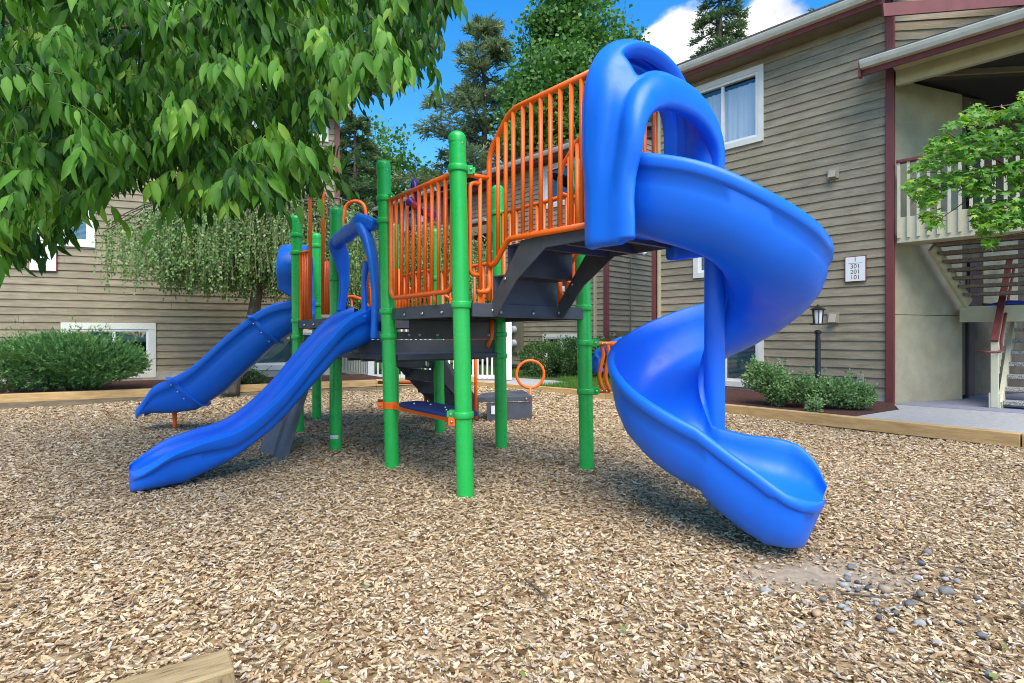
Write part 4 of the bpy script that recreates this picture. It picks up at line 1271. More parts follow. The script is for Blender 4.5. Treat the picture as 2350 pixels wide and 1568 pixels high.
for s_ in np.linspace(.03, SEX, 22):
    q = max(0, (s_ - (SEX - .22)) / .22); sh = 1 - math.sqrt(max(0, 1 - q * q)) if q < 1 else 1
    xi, xo = .10 + .20 * sh, .725 - .20 * sh
    z_ = interp(ez, s_)
    sec = u_section(xi, xo, z_, interp(ei, s_), interp(eo, s_), .1, under=interp(eu, s_), drop=.07 if s_ < .4 else .05)
    zt_ = max(zz for _, zz in sec)
    rings.append([SC + tdir * (s_ - .12 * min(1, max(0, (s_ - .30) / .36)) * max(0, 1 - zz / zt_)) + l * r_ + UPZ * zz for r_, zz in sec])
chute = obj('chute', MB().loft(rings), M_blue, SP, angle=60)

# hood over the spiral slide entrance
def hood_grid():
    cl = WST / 2
    V_ = [0, .10, .30, .48, .56, .66, .74, .84, .93, 1.0]
    Tt = [1.10, 1.09, 1.16, 1.30, 1.35, 1.44, 1.49, 1.56, 1.60, 1.585]      # arch: how far out
    Zt = [2.91, 2.99, 3.045, 2.985, 2.93, 2.775, 2.735, 2.715, 2.65, 2.535]     # arch: crown height
    At = [.375, .415, .445, .435, .405, .385, .395, .425, .425, .375]       # arch: half width
    Bt = [2.52, 2.54, 2.56, 2.52, 2.48, 2.40, 2.36, 2.33, 2.30, 2.28]       # springing height
    Lt = [1.10, 1.105, 1.15, 1.19, 1.215, 1.25, 1.275, 1.31, 1.345, 1.36]   # leg: how far out
    Wl = [.375, .405, .425, .42, .415, .41, .41, .41, .405, .38]            # leg: half width
    nu, nv = 48, 20
    rows = []
    for i in range(nu + 1):
        u = i / nu; row = []; k = min(u, 1 - u)
        for j in range(nv + 1):
            v = j / nv
            f = lambda tb: float(np.interp(v, V_, tb))
            zs = f(Bt)
            bl = min(1, max(0, (k - .10) / .17)); bl = bl * bl * (3 - 2 * bl)
            sg = -1 if u < .5 else 1
            if k < .28:
                q = k / .28; z = 1.72 + (zs - 1.72) * q
                if v > .8: z = max(z, 1.74)
                lat = sg * (f(Wl) + (f(At) - f(Wl)) * bl)
            else:
                a = math.pi * (1 - (u - .28) / .44)
                lat = f(At) * math.copysign(abs(math.cos(a)) ** .92, math.cos(a)); z = zs + (f(Zt) - zs) * math.sin(a) ** .88
            pinch = math.exp(-((k - .19) / .06) ** 2) * .075 * v
            t = 1.10 + (f(Lt) * (1 - bl) + f(Tt) * bl - 1.10) * (1.22 - .50 * bl) - pinch * .9
            row.append((t, lat + cl, z))
        rows.append(row)
    return rows, nu, nv
rows, nu, nv = hood_grid()
hm = MB(); hm.v = [tuple(TL_(*p)) for r_ in rows for p in r_]
for i in range(nu):
    for j in range(nv):
        u, v = (i + .5) / nu, (j + .5) / nv
        if .40 < u < .62 and 10 <= j <= 12: continue
        a = i * (nv + 1) + j
        hm.f.append((a, a + 1, a + nv + 2, a + nv + 1))
hood = obj('slide_hood', hm, M_blue, PS, smooth=True)
md = hood.modifiers.new('solid', 'SOLIDIFY'); md.thickness = .095; md.offset = 0
md = hood.modifiers.new('sub', 'SUBSURF'); md.levels = 2; md.render_levels = 2

# straight slide at the left front
SD_ = -E2
S0_ = A.lerp(E_, .5); S0_ = Vector((S0_.x, S0_.y, 0))
rimz = [(-.02, 1.49), (.235, 1.37), (.5, 1.10), (.82, .72), (1.17, .44), (1.48, .355), (1.66, .29), (1.80, .20), (1.90, .145)]
rim_h = [(-.02, .21), (.4, .22), (1.2, .20), (1.5, .17), (1.7, .11), (1.85, .035), (1.90, .02)]
und = [(-.02, 1.12), (.3, .98), (.66, .60), (.9, .36), (1.2, .155), (1.42, .06), (1.55, .01), (1.9, -.01)]
rings = []
for s_ in np.concatenate([np.linspace(-.02, 1.6, 56), np.linspace(1.62, 1.90, 22)]):
    q = max(0, (s_ - 1.66) / .24); sh = 1 - math.sqrt(max(0, 1 - min(q, 1) ** 2))
    w = .275 - .17 * sh
    zr = smooth_tbl(rimz, s_); h = interp(rim_h, s_)
    sec = u_section(-w, w, zr - h, h, h, .08, lip=.05 - .03 * sh, under=interp(und, s_), drop=(.13 if s_ < 1.2 else max(.055, .13 - .15 * (s_ - 1.2))))
    rings.append([S0_ + SD_ * s_ + E1 * x_ + UPZ * z_ for x_, z_ in sec])
SS = obj('straight_slide', MB().loft(rings), M_blue, PS, angle=60)
# its moulded entrance arch
def sweep(pts, wid, dep, axis, n=14):
    """rounded flat bar: width along axis, depth across the path"""
    pts = [Vector(p) for p in pts]; rings = []
    for i, p in enumerate(pts):
        t = (pts[min(i + 1, len(pts) - 1)] - pts[max(i - 1, 0)]).normalized()
        ax = Vector(axis[i] if isinstance(axis, list) else axis); ax = (ax - t * ax.dot(t)).normalized(); b = t.cross(ax)
        rings.append([p + ax * wid[i] * math.copysign(abs(math.cos(a)) ** .7, math.cos(a)) + b * dep[i] * math.copysign(abs(math.sin(a)) ** .7, math.sin(a)) for a in [2 * math.pi * j / n for j in range(n)]])
    return MB().loft(rings)
def crv(pts, n=8):
    pts = [Vector(p) for p in pts]; out = []
    for i in range(len(pts) - 1):
        p0, p1, p2, p3 = pts[max(i - 1, 0)], pts[i], pts[i + 1], pts[min(i + 2, len(pts) - 1)]
        for k in range(n):
            t = k / n
            out.append(.5 * ((2 * p1) + (p2 - p0) * t + (2 * p0 - 5 * p1 + 4 * p2 - p3) * t * t + (3 * p1 - p0 - 3 * p2 + p3) * t ** 3))
    out.append(pts[-1]); return out
def spread(vals, n): return list(np.interp(np.linspace(0, len(vals) - 1, n), range(len(vals)), vals))
def SL(t, s_, z): return S0_ + SD_ * t + E1 * s_ + UPZ * z
arch = obj('slide_arch', MB().box(SL(-.02, 0, 1.30), (.62, .05, .06), math.atan2(E1.y, E1.x)), M_blue, PS, bevel=.012)
c = crv([SL(.10, -.30, 1.44), SL(.06, -.33, 1.62), SL(.03, -.39, 1.82), SL(.05, -.42, 2.02), SL(.09, -.41, 2.14), SL(.10, -.34, 2.20)])
obj('leg', sweep(c, spread([.045, .05, .065, .11, .11, .08], len(c)), spread([.03, .03, .03, .035, .045, .05], len(c)), -E2 * 1 + E1 * .35), M_blue, arch, smooth=True, subsurf=1)
c = crv([SL(.02, .36, 1.16), SL(.01, .37, 1.40), SL(.03, .40, 1.62), SL(.05, .38, 1.90), SL(.09, .33, 2.12), SL(.12, .26, 2.23)])
obj('leg', sweep(c, spread([.10, .12, .10, .14, .13, .09], len(c)), spread([.04, .04, .035, .04, .055, .055], len(c)), E1 * .8 - E2 * .6), M_blue, arch, smooth=True, subsurf=1)
c = crv([SL(.10, .28, 1.36), SL(.09, .275, 1.50), SL(.09, .27, 1.72), SL(.08, .31, 1.90)])
obj('strut', sweep(c, spread([.05, .035, .03, .06], len(c)), spread([.028, .024, .022, .03], len(c)), E1), M_blue, arch, smooth=True, subsurf=1)
c = crv([SL(.08, -.44, 2.12), SL(.11, -.34, 2.17), SL(.12, -.2, 2.19), SL(.13, -.05, 2.20), SL(.13, .10, 2.22), SL(.12, .28, 2.25), SL(.06, .44, 2.22)])
obj('top_bar', sweep(c, spread([.03, .085, .075, .085, .075, .10, .05], len(c)), spread([.03, .065, .055, .065, .055, .075, .04], len(c)), UPZ), M_blue, arch, smooth=True, subsurf=1)
for s_ in (-.1, .22):
    c = [SL(-.04, s_ + .12 * math.cos(a), 2.25 + .05 * math.sin(a)) for a in [math.pi * i / 8 for i in range(9)]]
    obj('crest', MB().tube(c, .028, 10), M_blue, arch, smooth=True)

# sectional slide at the far left
LD = Vector((-.98, -.2, 0)).normalized(); LN = Vector((.2, -.98, 0)).normalized()
L0 = Vector((-2.72, 7.36, 0))
rz = [(-.05, 1.70), (.17, 1.64), (.40, 1.58), (.62, 1.45), (.87, 1.24), (1.42, .735), (1.60, .64), (1.76, .555), (1.93, .33), (2.02, .26)]
rh = [(-.05, .26), (.4, .40), (.6, .46), (1.42, .42), (1.6, .33), (1.76, .25), (1.93, .05), (2.02, .02)]
uz = [(-.05, 1.33), (.2, 1.22), (.41, 1.07), (1.025, .475), (1.35, .25), (1.6, .22), (2.02, .235)]
rings = []
for s_ in np.concatenate([np.linspace(-.05, 1.8, 50), np.linspace(1.82, 2.0, 14)]):
    q = max(0, (s_ - 1.74) / .26); sh = 1 - math.sqrt(max(0, 1 - min(q, 1) ** 2))
    w = .27 - .16 * sh; zr = smooth_tbl(rz, s_); h = interp(rh, s_)
    sec = u_section(-w, w, zr - h, h, h, .06, lip=.018, under=interp(uz, s_), drop=.10)
    rings.append([L0 + LD * s_ + LN * x_ + UPZ * z_ for x_, z_ in sec])
LS = obj('sectional_slide', MB().loft(rings), M_blue, PS, angle=60)
for s_ in (.64, 1.56):
    rr = []
    for ds in (-.035, -.028, .028, .035):
        sl = .9
        k = .022 if abs(ds) < .03 else .008
        zr = smooth_tbl(rz, s_); h = interp(rh, s_)
        sec = u_section(-.27 - k, .27 + k, zr - h, h + k, h + k, .06, lip=.02, under=interp(uz, s_) - k * 1.4, drop=.10)
        zb0 = interp(uz, s_) - k * 1.4
        dq = 0.0
        for _ in range(40): dq = .5 * dq + .5 * (interp(uz, s_ - .85 * dq) - k * 1.4 - zr)  * -1
        sc_ = dq / (zr - zb0)
        rr.append([L0 + LD * (s_ + ds + .85 * sc_ * (z_ - zr)) + LN * x_ + UPZ * (zr + sc_ * (z_ - zr)) for x_, z_ in sec])
    fo = obj('flange', MB().loft(rr), M_blue, LS, angle=50)
    for t in (.25, .55, .85):
        p = L0 + LD * (s_ + .045 - .85 * h * t * .8) + LN * .297 + UPZ * (zr - h * .8 * t)
        bolt(fo, p, 0, .8)
obj('support_post', MB().tube([GR(401, 985, 0) - UPZ * .1, PX(401, 945, GR(401, 985).y)], .026, 14), M_orange, LS, smooth=True)
# hood of the far slide
hp0 = L0
def HL(t, s_, z): return L0 + LD * t + LN * s_ + UPZ * z
fh = obj('slide_hood', MB().box(HL(-.03, 0, 1.44), (.04, .62, .1), math.atan2(LD.y, LD.x)), M_blue, PS)
hm = MB(); k = 0
g = []
for i in range(25):
    u = i / 24
    if u < .35: q = u / .35; lat, z = -.40 + .10 * math.sin(q * 3.14) , 1.40 + .62 * q
    elif u > .65: q = (1 - u) / .35; lat, z = .40 - .10 * math.sin(q * 3.14), 1.40 + .62 * q
    else: a = math.pi * (1 - (u - .35) / .30); lat, z = .40 * math.cos(a), 2.02 + .34 * math.sin(a)
    for j in range(6):
        v = j / 5
        sc_ = 1 - .14 * math.sin(v * math.pi)
        hm.v.append(tuple(HL(-.02 + (.34 if .2 < u < .8 else .16) * v, lat * (1.0 + .06 * math.sin(v * 3.14)), z + (.03 * math.sin(v * 3.14) if .3 < u < .7 else 0))))
for i in range(24):
    for j in range(5):
        a = i * 6 + j; hm.f.append((a, a + 1, a + 7, a + 6))
ho_ = obj('hood_shell', hm, M_blue, fh, smooth=True)
md = ho_.modifiers.new('solid', 'SOLIDIFY'); md.thickness = .06; md.offset = 0
md = ho_.modifiers.new('sub', 'SUBSURF'); md.levels = 1; md.render_levels = 2

# grey climbing wall with red grips, under the straight slide
q0, q1 = GR(603, 1028, 0), GR(655, 1046, 0)
t0, t1 = mid(G_, E_, .18, 1.20), mid(G_, E_, .80, 1.20)
t0 = PX(694, 790, 6.55); t1 = PX(735, 790, 6.2)
nrm = (q1 - q0).cross(t0 - q0).normalized(); nrm = nrm if nrm.y < 0 else -nrm
cwm = MB()
def cwp(u, v, o): return q0.lerp(q1, u).lerp(t0.lerp(t1, u), v) + nrm * o
rings = []
for v in np.linspace(-.04, 1, 9):
    rings.append([cwp(u, v, o) for u, o in ((0, -.03), (0, .02), (.05, .035), (.62, .035 + .01 * math.sin(v * 9)), (.66, .0), (.72, .0), (.76, .04), (.97, .045), (1.0, .03), (1.0, -.03))])
CW = obj('climbing_wall', MB().loft(rings), mat('grey_plastic', (.11, .115, .135), (.14, .145, .165), rough=.6, bump=.5, bscale=90), PS, angle=35)
grip_me = MB().lathe((0, 0, 0), [(.03, -.03), (.055, -.02), (.06, 0), (.05, .025), (.02, .04)], 12)
for (u, v) in ((.5, .30), (.3, .55), (.45, .78)):
    c = cwp(u, v, .06); g_ = MB()
    for i in range(5):
        a = 2 * math.pi * i / 5
        g_.lathe(c + Vector((.028 * math.cos(a), -.01, .028 * math.sin(a))), [(.006, -.03), (.026, -.018), (.030, 0), (.024, .02), (.006, .03)], 10)
    obj('grip', g_, M_red, CW, smooth=True)

# transfer step, stair and ring at the back
ts_l, ts_r = GR(1117, 966, 0), GR(1222, 962, 0)
TS = obj('transfer_step', MB().prism([xy(PX(1087, 900, 7.75)), xy(GR(1112, 966)), xy(ts_r), xy(ts_r + Vector((-.12, .85, 0))), xy(PX(1087, 900, 7.75) + Vector((.1, .55, 0)))], .26, .335), M_deck, PS, bevel=.006)
obj('kick_plate', MB().beam((ts_l.x, ts_l.y + .03, .125), (ts_r.x - .01, ts_r.y + .03, .125), .02, .25), M_deck, TS)
for p, q in ((ts_l, ts_r),):
    c = p.lerp(q, .86); bolt(TS, (c.x, c.y - .014, .295), 0, 1.2)
obj('sticker', MB().box((ts_l.x + .09, ts_l.y + .017, .15), (.055, .003, .12)), M_signw, TS)
rc = PX(1217, 859, 8.25)
rng_ = [rc + Vector((.205 * math.cos(a), .02 * math.cos(a), .205 * math.sin(a))) for a in [2 * math.pi * i / 40 for i in range(41)]]
RG = obj('hand_ring', MB().tube(rng_, .021, 12, caps=False), M_orange, TS, smooth=True)
obj('stem', MB().tube([rc - UPZ * .2, Vector((rc.x, rc.y, .0))], .024, 12), M_orange, RG, smooth=True)
s0, s1 = PX(985, 826, 6.75), PX(1098, 950, 7.75)
dside = Vector((-.72, .55, 0)).normalized() * .62
for off in (Vector((0, 0, 0)), dside):
    st = MB()
    rr = []
    for o_ in (-.006, .006):
        dn = Vector((.6, .55, 0)).normalized() * o_
        rr.append([s0 + off + dn + Vector((-.0, 0, .10)), s0 + off + dn + Vector((.12, .0, .10)), s1 + off + dn + Vector((0, 0, .20)), s1 + off + dn + Vector((0, 0, -.12)), s1 + off + dn + Vector((-.12, 0, -.02)), s0 + off + dn + Vector((0, 0, -.08))])
    obj('stair_stringer', MB().loft(rr), M_deck, PS)
for i in range(4):
    p = s0.lerp(s1, (i + .4) / 4.2) + Vector((0, 0, -.02))
    obj('stair_tread', MB().beam(p, p + dside, .24, .02), M_deck, PS)
    obj('stair_riser', MB().beam(p + Vector((-.10, -.08, .07)), p + dside + Vector((-.10, -.08, .07)), .012, .15), M_deck, PS)
for (x, y0, y1, Y) in ((1092, 770, 962, 7.55), (993, 826, 945, 7.9)):
    a = obj('stair_handrail', MB().tube([PX(x, y0, Y), PX(x, y1, Y)], .022, 10), M_orange, PS, smooth=True)
hl = fillet([PX(867, 828, 7.7), PX(920, 831, 7.9), PX(975, 836, 8.1)], .05)
a = obj('stair_handrail', MB().tube(hl, .022, 10), M_orange, PS, smooth=True)
obj('lower_rail', MB().tube(fillet([PX(867, 878, 7.7), PX(905, 879, 7.8), PX(975, 877, 8.0), PX(977, 925, 8.0)], .06), .022, 10), M_orange, a, smooth=True)
obj('lower_rail', MB().tube([PX(867, 920, 7.7), PX(905, 921, 7.8)], .022, 10), M_orange, a, smooth=True)

# activity panel on the right-hand post, behind the spiral slide
YC = C_.y
for y, x1 in ((789, 1432), (898, 1398)):
    zz = CAMH + (HY - y) / FPX * YC
    a = obj('panel_arm', MB().tube([at('C', zz) + Vector((.08, .01, 0)), PX(x1, y, YC + .12)], .020, 12), M_orange, PS, smooth=True)
    for x in (1382, 1392): bolt(a, PX(x, y, YC + .02), 0, .7)
for dx in (0, 14):
    c = crv([PX(1379 + dx, 789, YC + .06), PX(1384 + dx, 815, YC + .06), PX(1378 + dx, 845, YC + .06), PX(1376 + dx, 870, YC + .06), PX(1386 + dx, 898, YC + .06)], 6)
    obj('curved_bar', MB().tube(c, .019, 10), M_orange, PS, smooth=True)
c = crv([PX(1432, 782, YC + .28), PX(1415, 792, YC + .3), PX(1385, 805, YC + .32), PX(1368, 822, YC + .34), PX(1375, 856, YC + .34)], 6)
obj('play_panel', sweep(c, spread([.05, .06, .05, .05, .05], len(c)), spread([.03] * 5, len(c)), UPZ * .8 + E1 * .5), M_blue, PS, smooth=True)

# toy hooked over the guard rail (its own thing)
ty = A.lerp(B, .38)
TYc = on_plane(953, 425, A, (B - A).normalized())
TY = thing('toy', 'purple and red plastic toy hooked over the orange guard rail', 'toy', (ty.x, ty.y, 2.3))
p1 = PX(951, 423, A.lerp(B, .36).y); 
obj('hook', MB().tube(crv([p1 + Vector((-.02, .03, -.03)), p1 + Vector((-.005, .0, .028)), p1 + Vector((.01, -.045, -.01)), p1 + Vector((.03, -.05, -.12)), p1 + Vector((.045, -.04, -.18))], 5), [.02] * 21, 10), M_purple, TY, smooth=True)
p2 = p1 + Vector((.03, -.055, -.20))
bd_ = MB(); ax0, ax1 = p2 + Vector((-.075, 0, .05)), p2 + Vector((.085, -.02, -.06))
bd_.tube([ax0.lerp(ax1, t) for t in (0, .08, .3, .5, .7, .92, 1)], [.03, .045, .026, .034, .028, .045, .03], 12)
obj('body', bd_, M_purple, TY, smooth=True)
obj('stripe', MB().tube([ax0.lerp(ax1, .3) + Vector((0, -.004, 0)), ax0.lerp(ax1, .66) + Vector((0, -.004, 0))], [.031, .033], 12), M_redtoy, TY, smooth=True)
wc = p2 + Vector((.12, -.03, -.085))
obj('wheel', MB().tube([wc + Vector((-.008, .02, 0)), wc + Vector((.0, -.02, 0))], [.052, .052], 18), M_purple, TY, angle=40)
obj('hub', MB().tube([wc + Vector((-.002, -.012, 0)), wc + Vector((.002, -.026, 0))], [.022, .020], 14), M_redtoy, TY, angle=40)

# ------------------------------------------------------------------ wood chips (geometry-node scatter on the chip bed)
def chip_mesh(i):
    r = random.Random(40 + i)
    w, t = r.uniform(.14, .36), r.uniform(.05, .09)
    def e(x, s): return (x + r.uniform(-.06, .06), s * w * r.uniform(.55, 1) * (1 - .5 * abs(x * 2) ** 3), 0)
    xs = (-.5, 0, .5)
    top = [e(x, 1) for x in xs] + [e(x, -1) for x in xs[::-1]]
    bend = r.uniform(-.10, .14)
    V = [(x, y, t + bend * x * x * 2 + r.uniform(-.02, .02)) for x, y, _ in top] + [(x, y, -t + bend * x * x * 2) for x, y, _ in top]
    F = [(0, 5, 4, 1), (1, 4, 3, 2)] + [(j, j + 1, j + 7, j + 6) for j in range(5)] + [(5, 0, 6, 11)]
    F = [tuple(f[::-1]) if k < 0 else f for k, f in enumerate(F)]
    me = bpy.data.meshes.new('chip'); me.from_pydata(V, [], F)
    me.materials.append(M_chip); me.update()
    return bpy.data.objects.new('chip', me)
m, nn_, ll_, bb_ = node_mat('wood_chip'); M_chip = m
oi = nn_.new('ShaderNodeObjectInfo')
rp = nn_.new('ShaderNodeValToRGB'); rp.color_ramp.interpolation = 'LINEAR'
el = rp.color_ramp.elements
stops = [(0, (.10, .052, .022)), (.12, (.20, .115, .050)), (.30, (.42, .29, .155)), (.52, (.56, .415, .245)), (.74, (.66, .52, .345)), (.82, (.37, .285, .20)), (.92, (.46, .38, .29)), (1.0, (.72, .62, .48))]
el[0].position, el[0].color = stops[0][0], (*stops[0][1], 1)
el[1].position, el[1].color = stops[-1][0], (*stops[-1][1], 1)
for p_, c_ in stops[1:-1]:
    q_ = el.new(p_); q_.color = (*c_, 1)
ll_.new(oi.outputs['Random'], rp.inputs['Fac'])
gp = nn_.new('ShaderNodeNewGeometry'); nz = nn_.new('ShaderNodeTexNoise'); nz.inputs['Scale'].default_value = 110; nz.inputs['Detail'].default_value = 4
ll_.new(gp.outputs['Position'], nz.inputs['Vector'])
hv = nn_.new('ShaderNodeHueSaturation'); mr = nn_.new('ShaderNodeMapRange'); mr.inputs['To Min'].default_value = .72; mr.inputs['To Max'].default_value = 1.28
mr.inputs['From Min'].default_value = .3; mr.inputs['From Max'].default_value = .7
ll_.new(nz.outputs['Fac'], mr.inputs['Value']); ll_.new(mr.outputs['Result'], hv.inputs['Value']); ll_.new(rp.outputs['Color'], hv.inputs['Color'])
ll_.new(hv.outputs['Color'], bb_.inputs['Base Color'])
bb_.inputs['Roughness'].default_value = .8; bb_.inputs['Specular IOR Level'].default_value = .25
chip_obs = [chip_mesh(i) for i in range(7)]

def bare(x, y):
    """share of chips kept: worn patches where feet land and round the posts"""
    k = np.ones_like(x)
    k -= .93 * np.exp(-(((x - 1.50) / .34) ** 2 + ((y - 2.92) / .19) ** 2))
    k -= .60 * np.exp(-(((x - 1.85) / .60) ** 2 + ((y - 2.65) / .30) ** 2))
    k -= .55 * np.exp(-(((x + 2.95) / .35) ** 2 + ((y - 4.15) / .28) ** 2))
    for p in (E_, A, F_): k -= .7 * np.exp(-(((x - p.x) / .16) ** 2 + ((y - p.y + .08) / .10) ** 2))
    return k
P_, S_l = [], []
for (y0, y1, dens, s0_, s1_) in ((1.15, 3.2, 5200, .010, .050), (3.2, 5.2, 3900, .013, .052), (5.2, 8.0, 2000, .020, .058), (8.0, 12.7, 900, .032, .078), (-2.0, 1.15, 350, .03, .07)):
    wx0, wx1 = (max(-12.4, -y1 * 1.05 - 1.9), min(8.0, y1 * 1.05 + 2.2)) if y1 > 1.2 else (-5, 5)
    N_ = int((wx1 - wx0) * (y1 - y0) * dens)
    x = RNG.uniform(wx0, wx1, N_); y = RNG.uniform(y0, y1, N_)
    ok = in_poly(x, y, PLAY) & (RNG.random(N_) < bare(x, y))
    x, y = x[ok], y[ok]
    P_.append(np.stack([x, y, mound(x, y) + RNG.uniform(-.010, .010, len(x))], 1))
    S_l.append(s0_ + (s1_ - s0_) * RNG.beta(1.15, 3.0, len(x)))
P_ = np.concatenate(P_); SZ = np.concatenate(S_l); NP = len(P_)
me = bpy.data.meshes.new('wood_chips'); me.vertices.add(NP); me.vertices.foreach_set('co', P_.astype(np.float32).ravel())
rot = np.stack([RNG.normal(0, .34, NP), RNG.normal(0, .26, NP), RNG.uniform(0, 6.283, NP)], 1)
a = me.attributes.new('rot', 'FLOAT_VECTOR', 'POINT'); a.data.foreach_set('vector', rot.astype(np.float32).ravel())
a = me.attributes.new('scl', 'FLOAT', 'POINT'); a.data.foreach_set('value', SZ.astype(np.float32))
a = me.attributes.new('pick', 'INT', 'POINT'); a.data.foreach_set('value', RNG.integers(0, len(chip_obs), NP).astype(np.int32))
chips = link('wood_chips', me, kind='stuff')
chips['label'] = 'loose tan and grey wood chips covering the play area'
ng = bpy.data.node_groups.new('scatter_chips', 'GeometryNodeTree')
ng.interface.new_socket('Geometry', in_out='INPUT', socket_type='NodeSocketGeometry')
ng.interface.new_socket('Geometry', in_out='OUTPUT', socket_type='NodeSocketGeometry')
gi, go_ = ng.nodes.new('NodeGroupInput'), ng.nodes.new('NodeGroupOutput')
jn = ng.nodes.new('GeometryNodeJoinGeometry')
def named(nm, ty):
    q = ng.nodes.new('GeometryNodeInputNamedAttribute'); q.data_type = ty; q.inputs['Name'].default_value = nm; return q.outputs['Attribute']
nr_, ns_, npk = named('rot', 'FLOAT_VECTOR'), named('scl', 'FLOAT'), named('pick', 'INT')
for i, co in enumerate(chip_obs):
    oi_ = ng.nodes.new('GeometryNodeObjectInfo'); oi_.inputs['Object'].default_value = co; oi_.inputs['As Instance'].default_value = True
    cmp = ng.nodes.new('FunctionNodeCompare'); cmp.data_type = 'INT'; cmp.operation = 'EQUAL'
    ints = [s_ for s_ in cmp.inputs if s_.type == 'INT']
    ng.links.new(npk, ints[0]); ints[1].default_value = i
    ip = ng.nodes.new('GeometryNodeInstanceOnPoints')
    ng.links.new(gi.outputs[0], ip.inputs['Points']); ng.links.new(cmp.outputs['Result'], ip.inputs['Selection'])
    ng.links.new(oi_.outputs['Geometry'], ip.inputs['Instance']); ng.links.new(nr_, ip.inputs['Rotation']); ng.links.new(ns_, ip.inputs['Scale'])
    ng.links.new(ip.outputs['Instances'], jn.inputs[0])
ng.links.new(jn.outputs[0], go_.inputs[0])
md = chips.modifiers.new('scatter', 'NODES'); md.node_group = ng

# bare worn soil by the spiral slide exit
x, y = np.meshgrid(np.linspace(-1, 1, 24), np.linspace(-1, 1, 24))
rr_ = np.sqrt(x ** 2 + y ** 2); keep = rr_ < 1
dx_ = 1.62 + .58 * x * (1 + .2 * np.sin(5 * y)); dy_ = 2.88 + .25 * y * (1 + .2 * np.sin(6 * x))
dv_ = np.stack([dx_.ravel(), dy_.ravel(), (mound(dx_, dy_) - .012 + .010 * (1 - np.clip(rr_, 0, 1) ** 2)).ravel()], 1)
idx = np.arange(24 * 24).reshape(24, 24)
df = np.stack([idx[:-1, :-1].ravel(), idx[:-1, 1:].ravel(), idx[1:, 1:].ravel(), idx[1:, :-1].ravel()], 1)
df = df[keep.ravel()[df].all(1)]
link('dirt_patch', np_mesh('dirt_patch', dv_, df, M_dirt, smooth=True), kind='structure')

# ------------------------------------------------------------------ river stones by the slide exit
STONES = [(1190,557,75,0),(1165,600,50,1),(1158,630,60,2),(1105,655,40,3),(1226,650,45,4),(1265,660,34,0),(1140,680,78,1),(1165,707,52,1),(1212,688,32,1),(1232,714,56,5),
 (1305,702,60,4),(1390,692,48,2),(1500,694,50,3),(1415,732,85,3),(1420,767,48,1),(945,630,45,1),(610,747,82,1),(995,797,55,5),(1025,805,34,2),(1165,830,60,1),
 (1125,850,60,1),(1160,875,65,1),(1335,795,50,1),(1358,828,50,1),(1378,880,42,4),(1375,928,58,4),(1290,905,35,1),(1430,873,40,1),(1488,863,50,5),(1520,858,45,1),
 (1583,845,85,5),(1490,897,62,5),(1568,892,60,3),(1630,662,72,1),(1655,777,72,2),(1608,765,30,2),(1755,805,55,4),(1825,775,100,0),(1870,780,34,0),(1700,527,66,0),
 (1665,578,60,5),(1545,590,40,3),(1540,553,42,2),(1830,660,62,3),(1822,690,60,1),(1900,645,50,2),(1900,713,60,1),(1650,975,90,1),(955,912,85,6),(840,1005,62,1),
 (1165,982,55,1),(1455,1025,62,1),(1912,967,52,4),(2045,958,40,4),(2035,822,50,5),(2065,1060,65,5),(1765,1110,70,1),(2110,1335,70,5),(1330,1310,40,2),(350,760,40,5)]
SCOL = [((.13, .13, .128), (.20, .20, .195)), ((.24, .24, .23), (.36, .355, .34)), ((.115, .118, .105), (.18, .18, .16)), ((.28, .225, .155), (.37, .31, .23)), ((.045, .048, .054), (.085, .09, .098)), ((.085, .094, .110), (.145, .158, .178)), ((.33, .22, .125), (.42, .30, .19))]
SNAME = ['mid grey', 'pale grey', 'dark olive grey', 'tan', 'near black', 'slate blue', 'warm brown']
SM = [mat('stone', a_, b_, rough=.75, scale=30, bump=.2, bscale=80) for a_, b_ in SCOL]
SPEC = {0: 'mid grey stone nearest the spiral slide exit, at the back of the scatter', 16: 'lone pale grey stone on the chips in front of the spiral slide lip', 48: 'warm brown egg-shaped stone at the near left of the scatter',
        13: 'large flat tan stone in the middle of the scatter', 37: 'long mid grey stone at the right of the scatter with a small one touching it', 57: 'slate blue stone alone in the near right chips', 47: 'long pale grey stone at the near side of the scatter',
        30: 'largest slate blue oval stone amid the near cluster', 6: 'long pale grey stone leaning on a rounder pale one', 39: 'mid grey stone farthest back at the right of the scatter'}
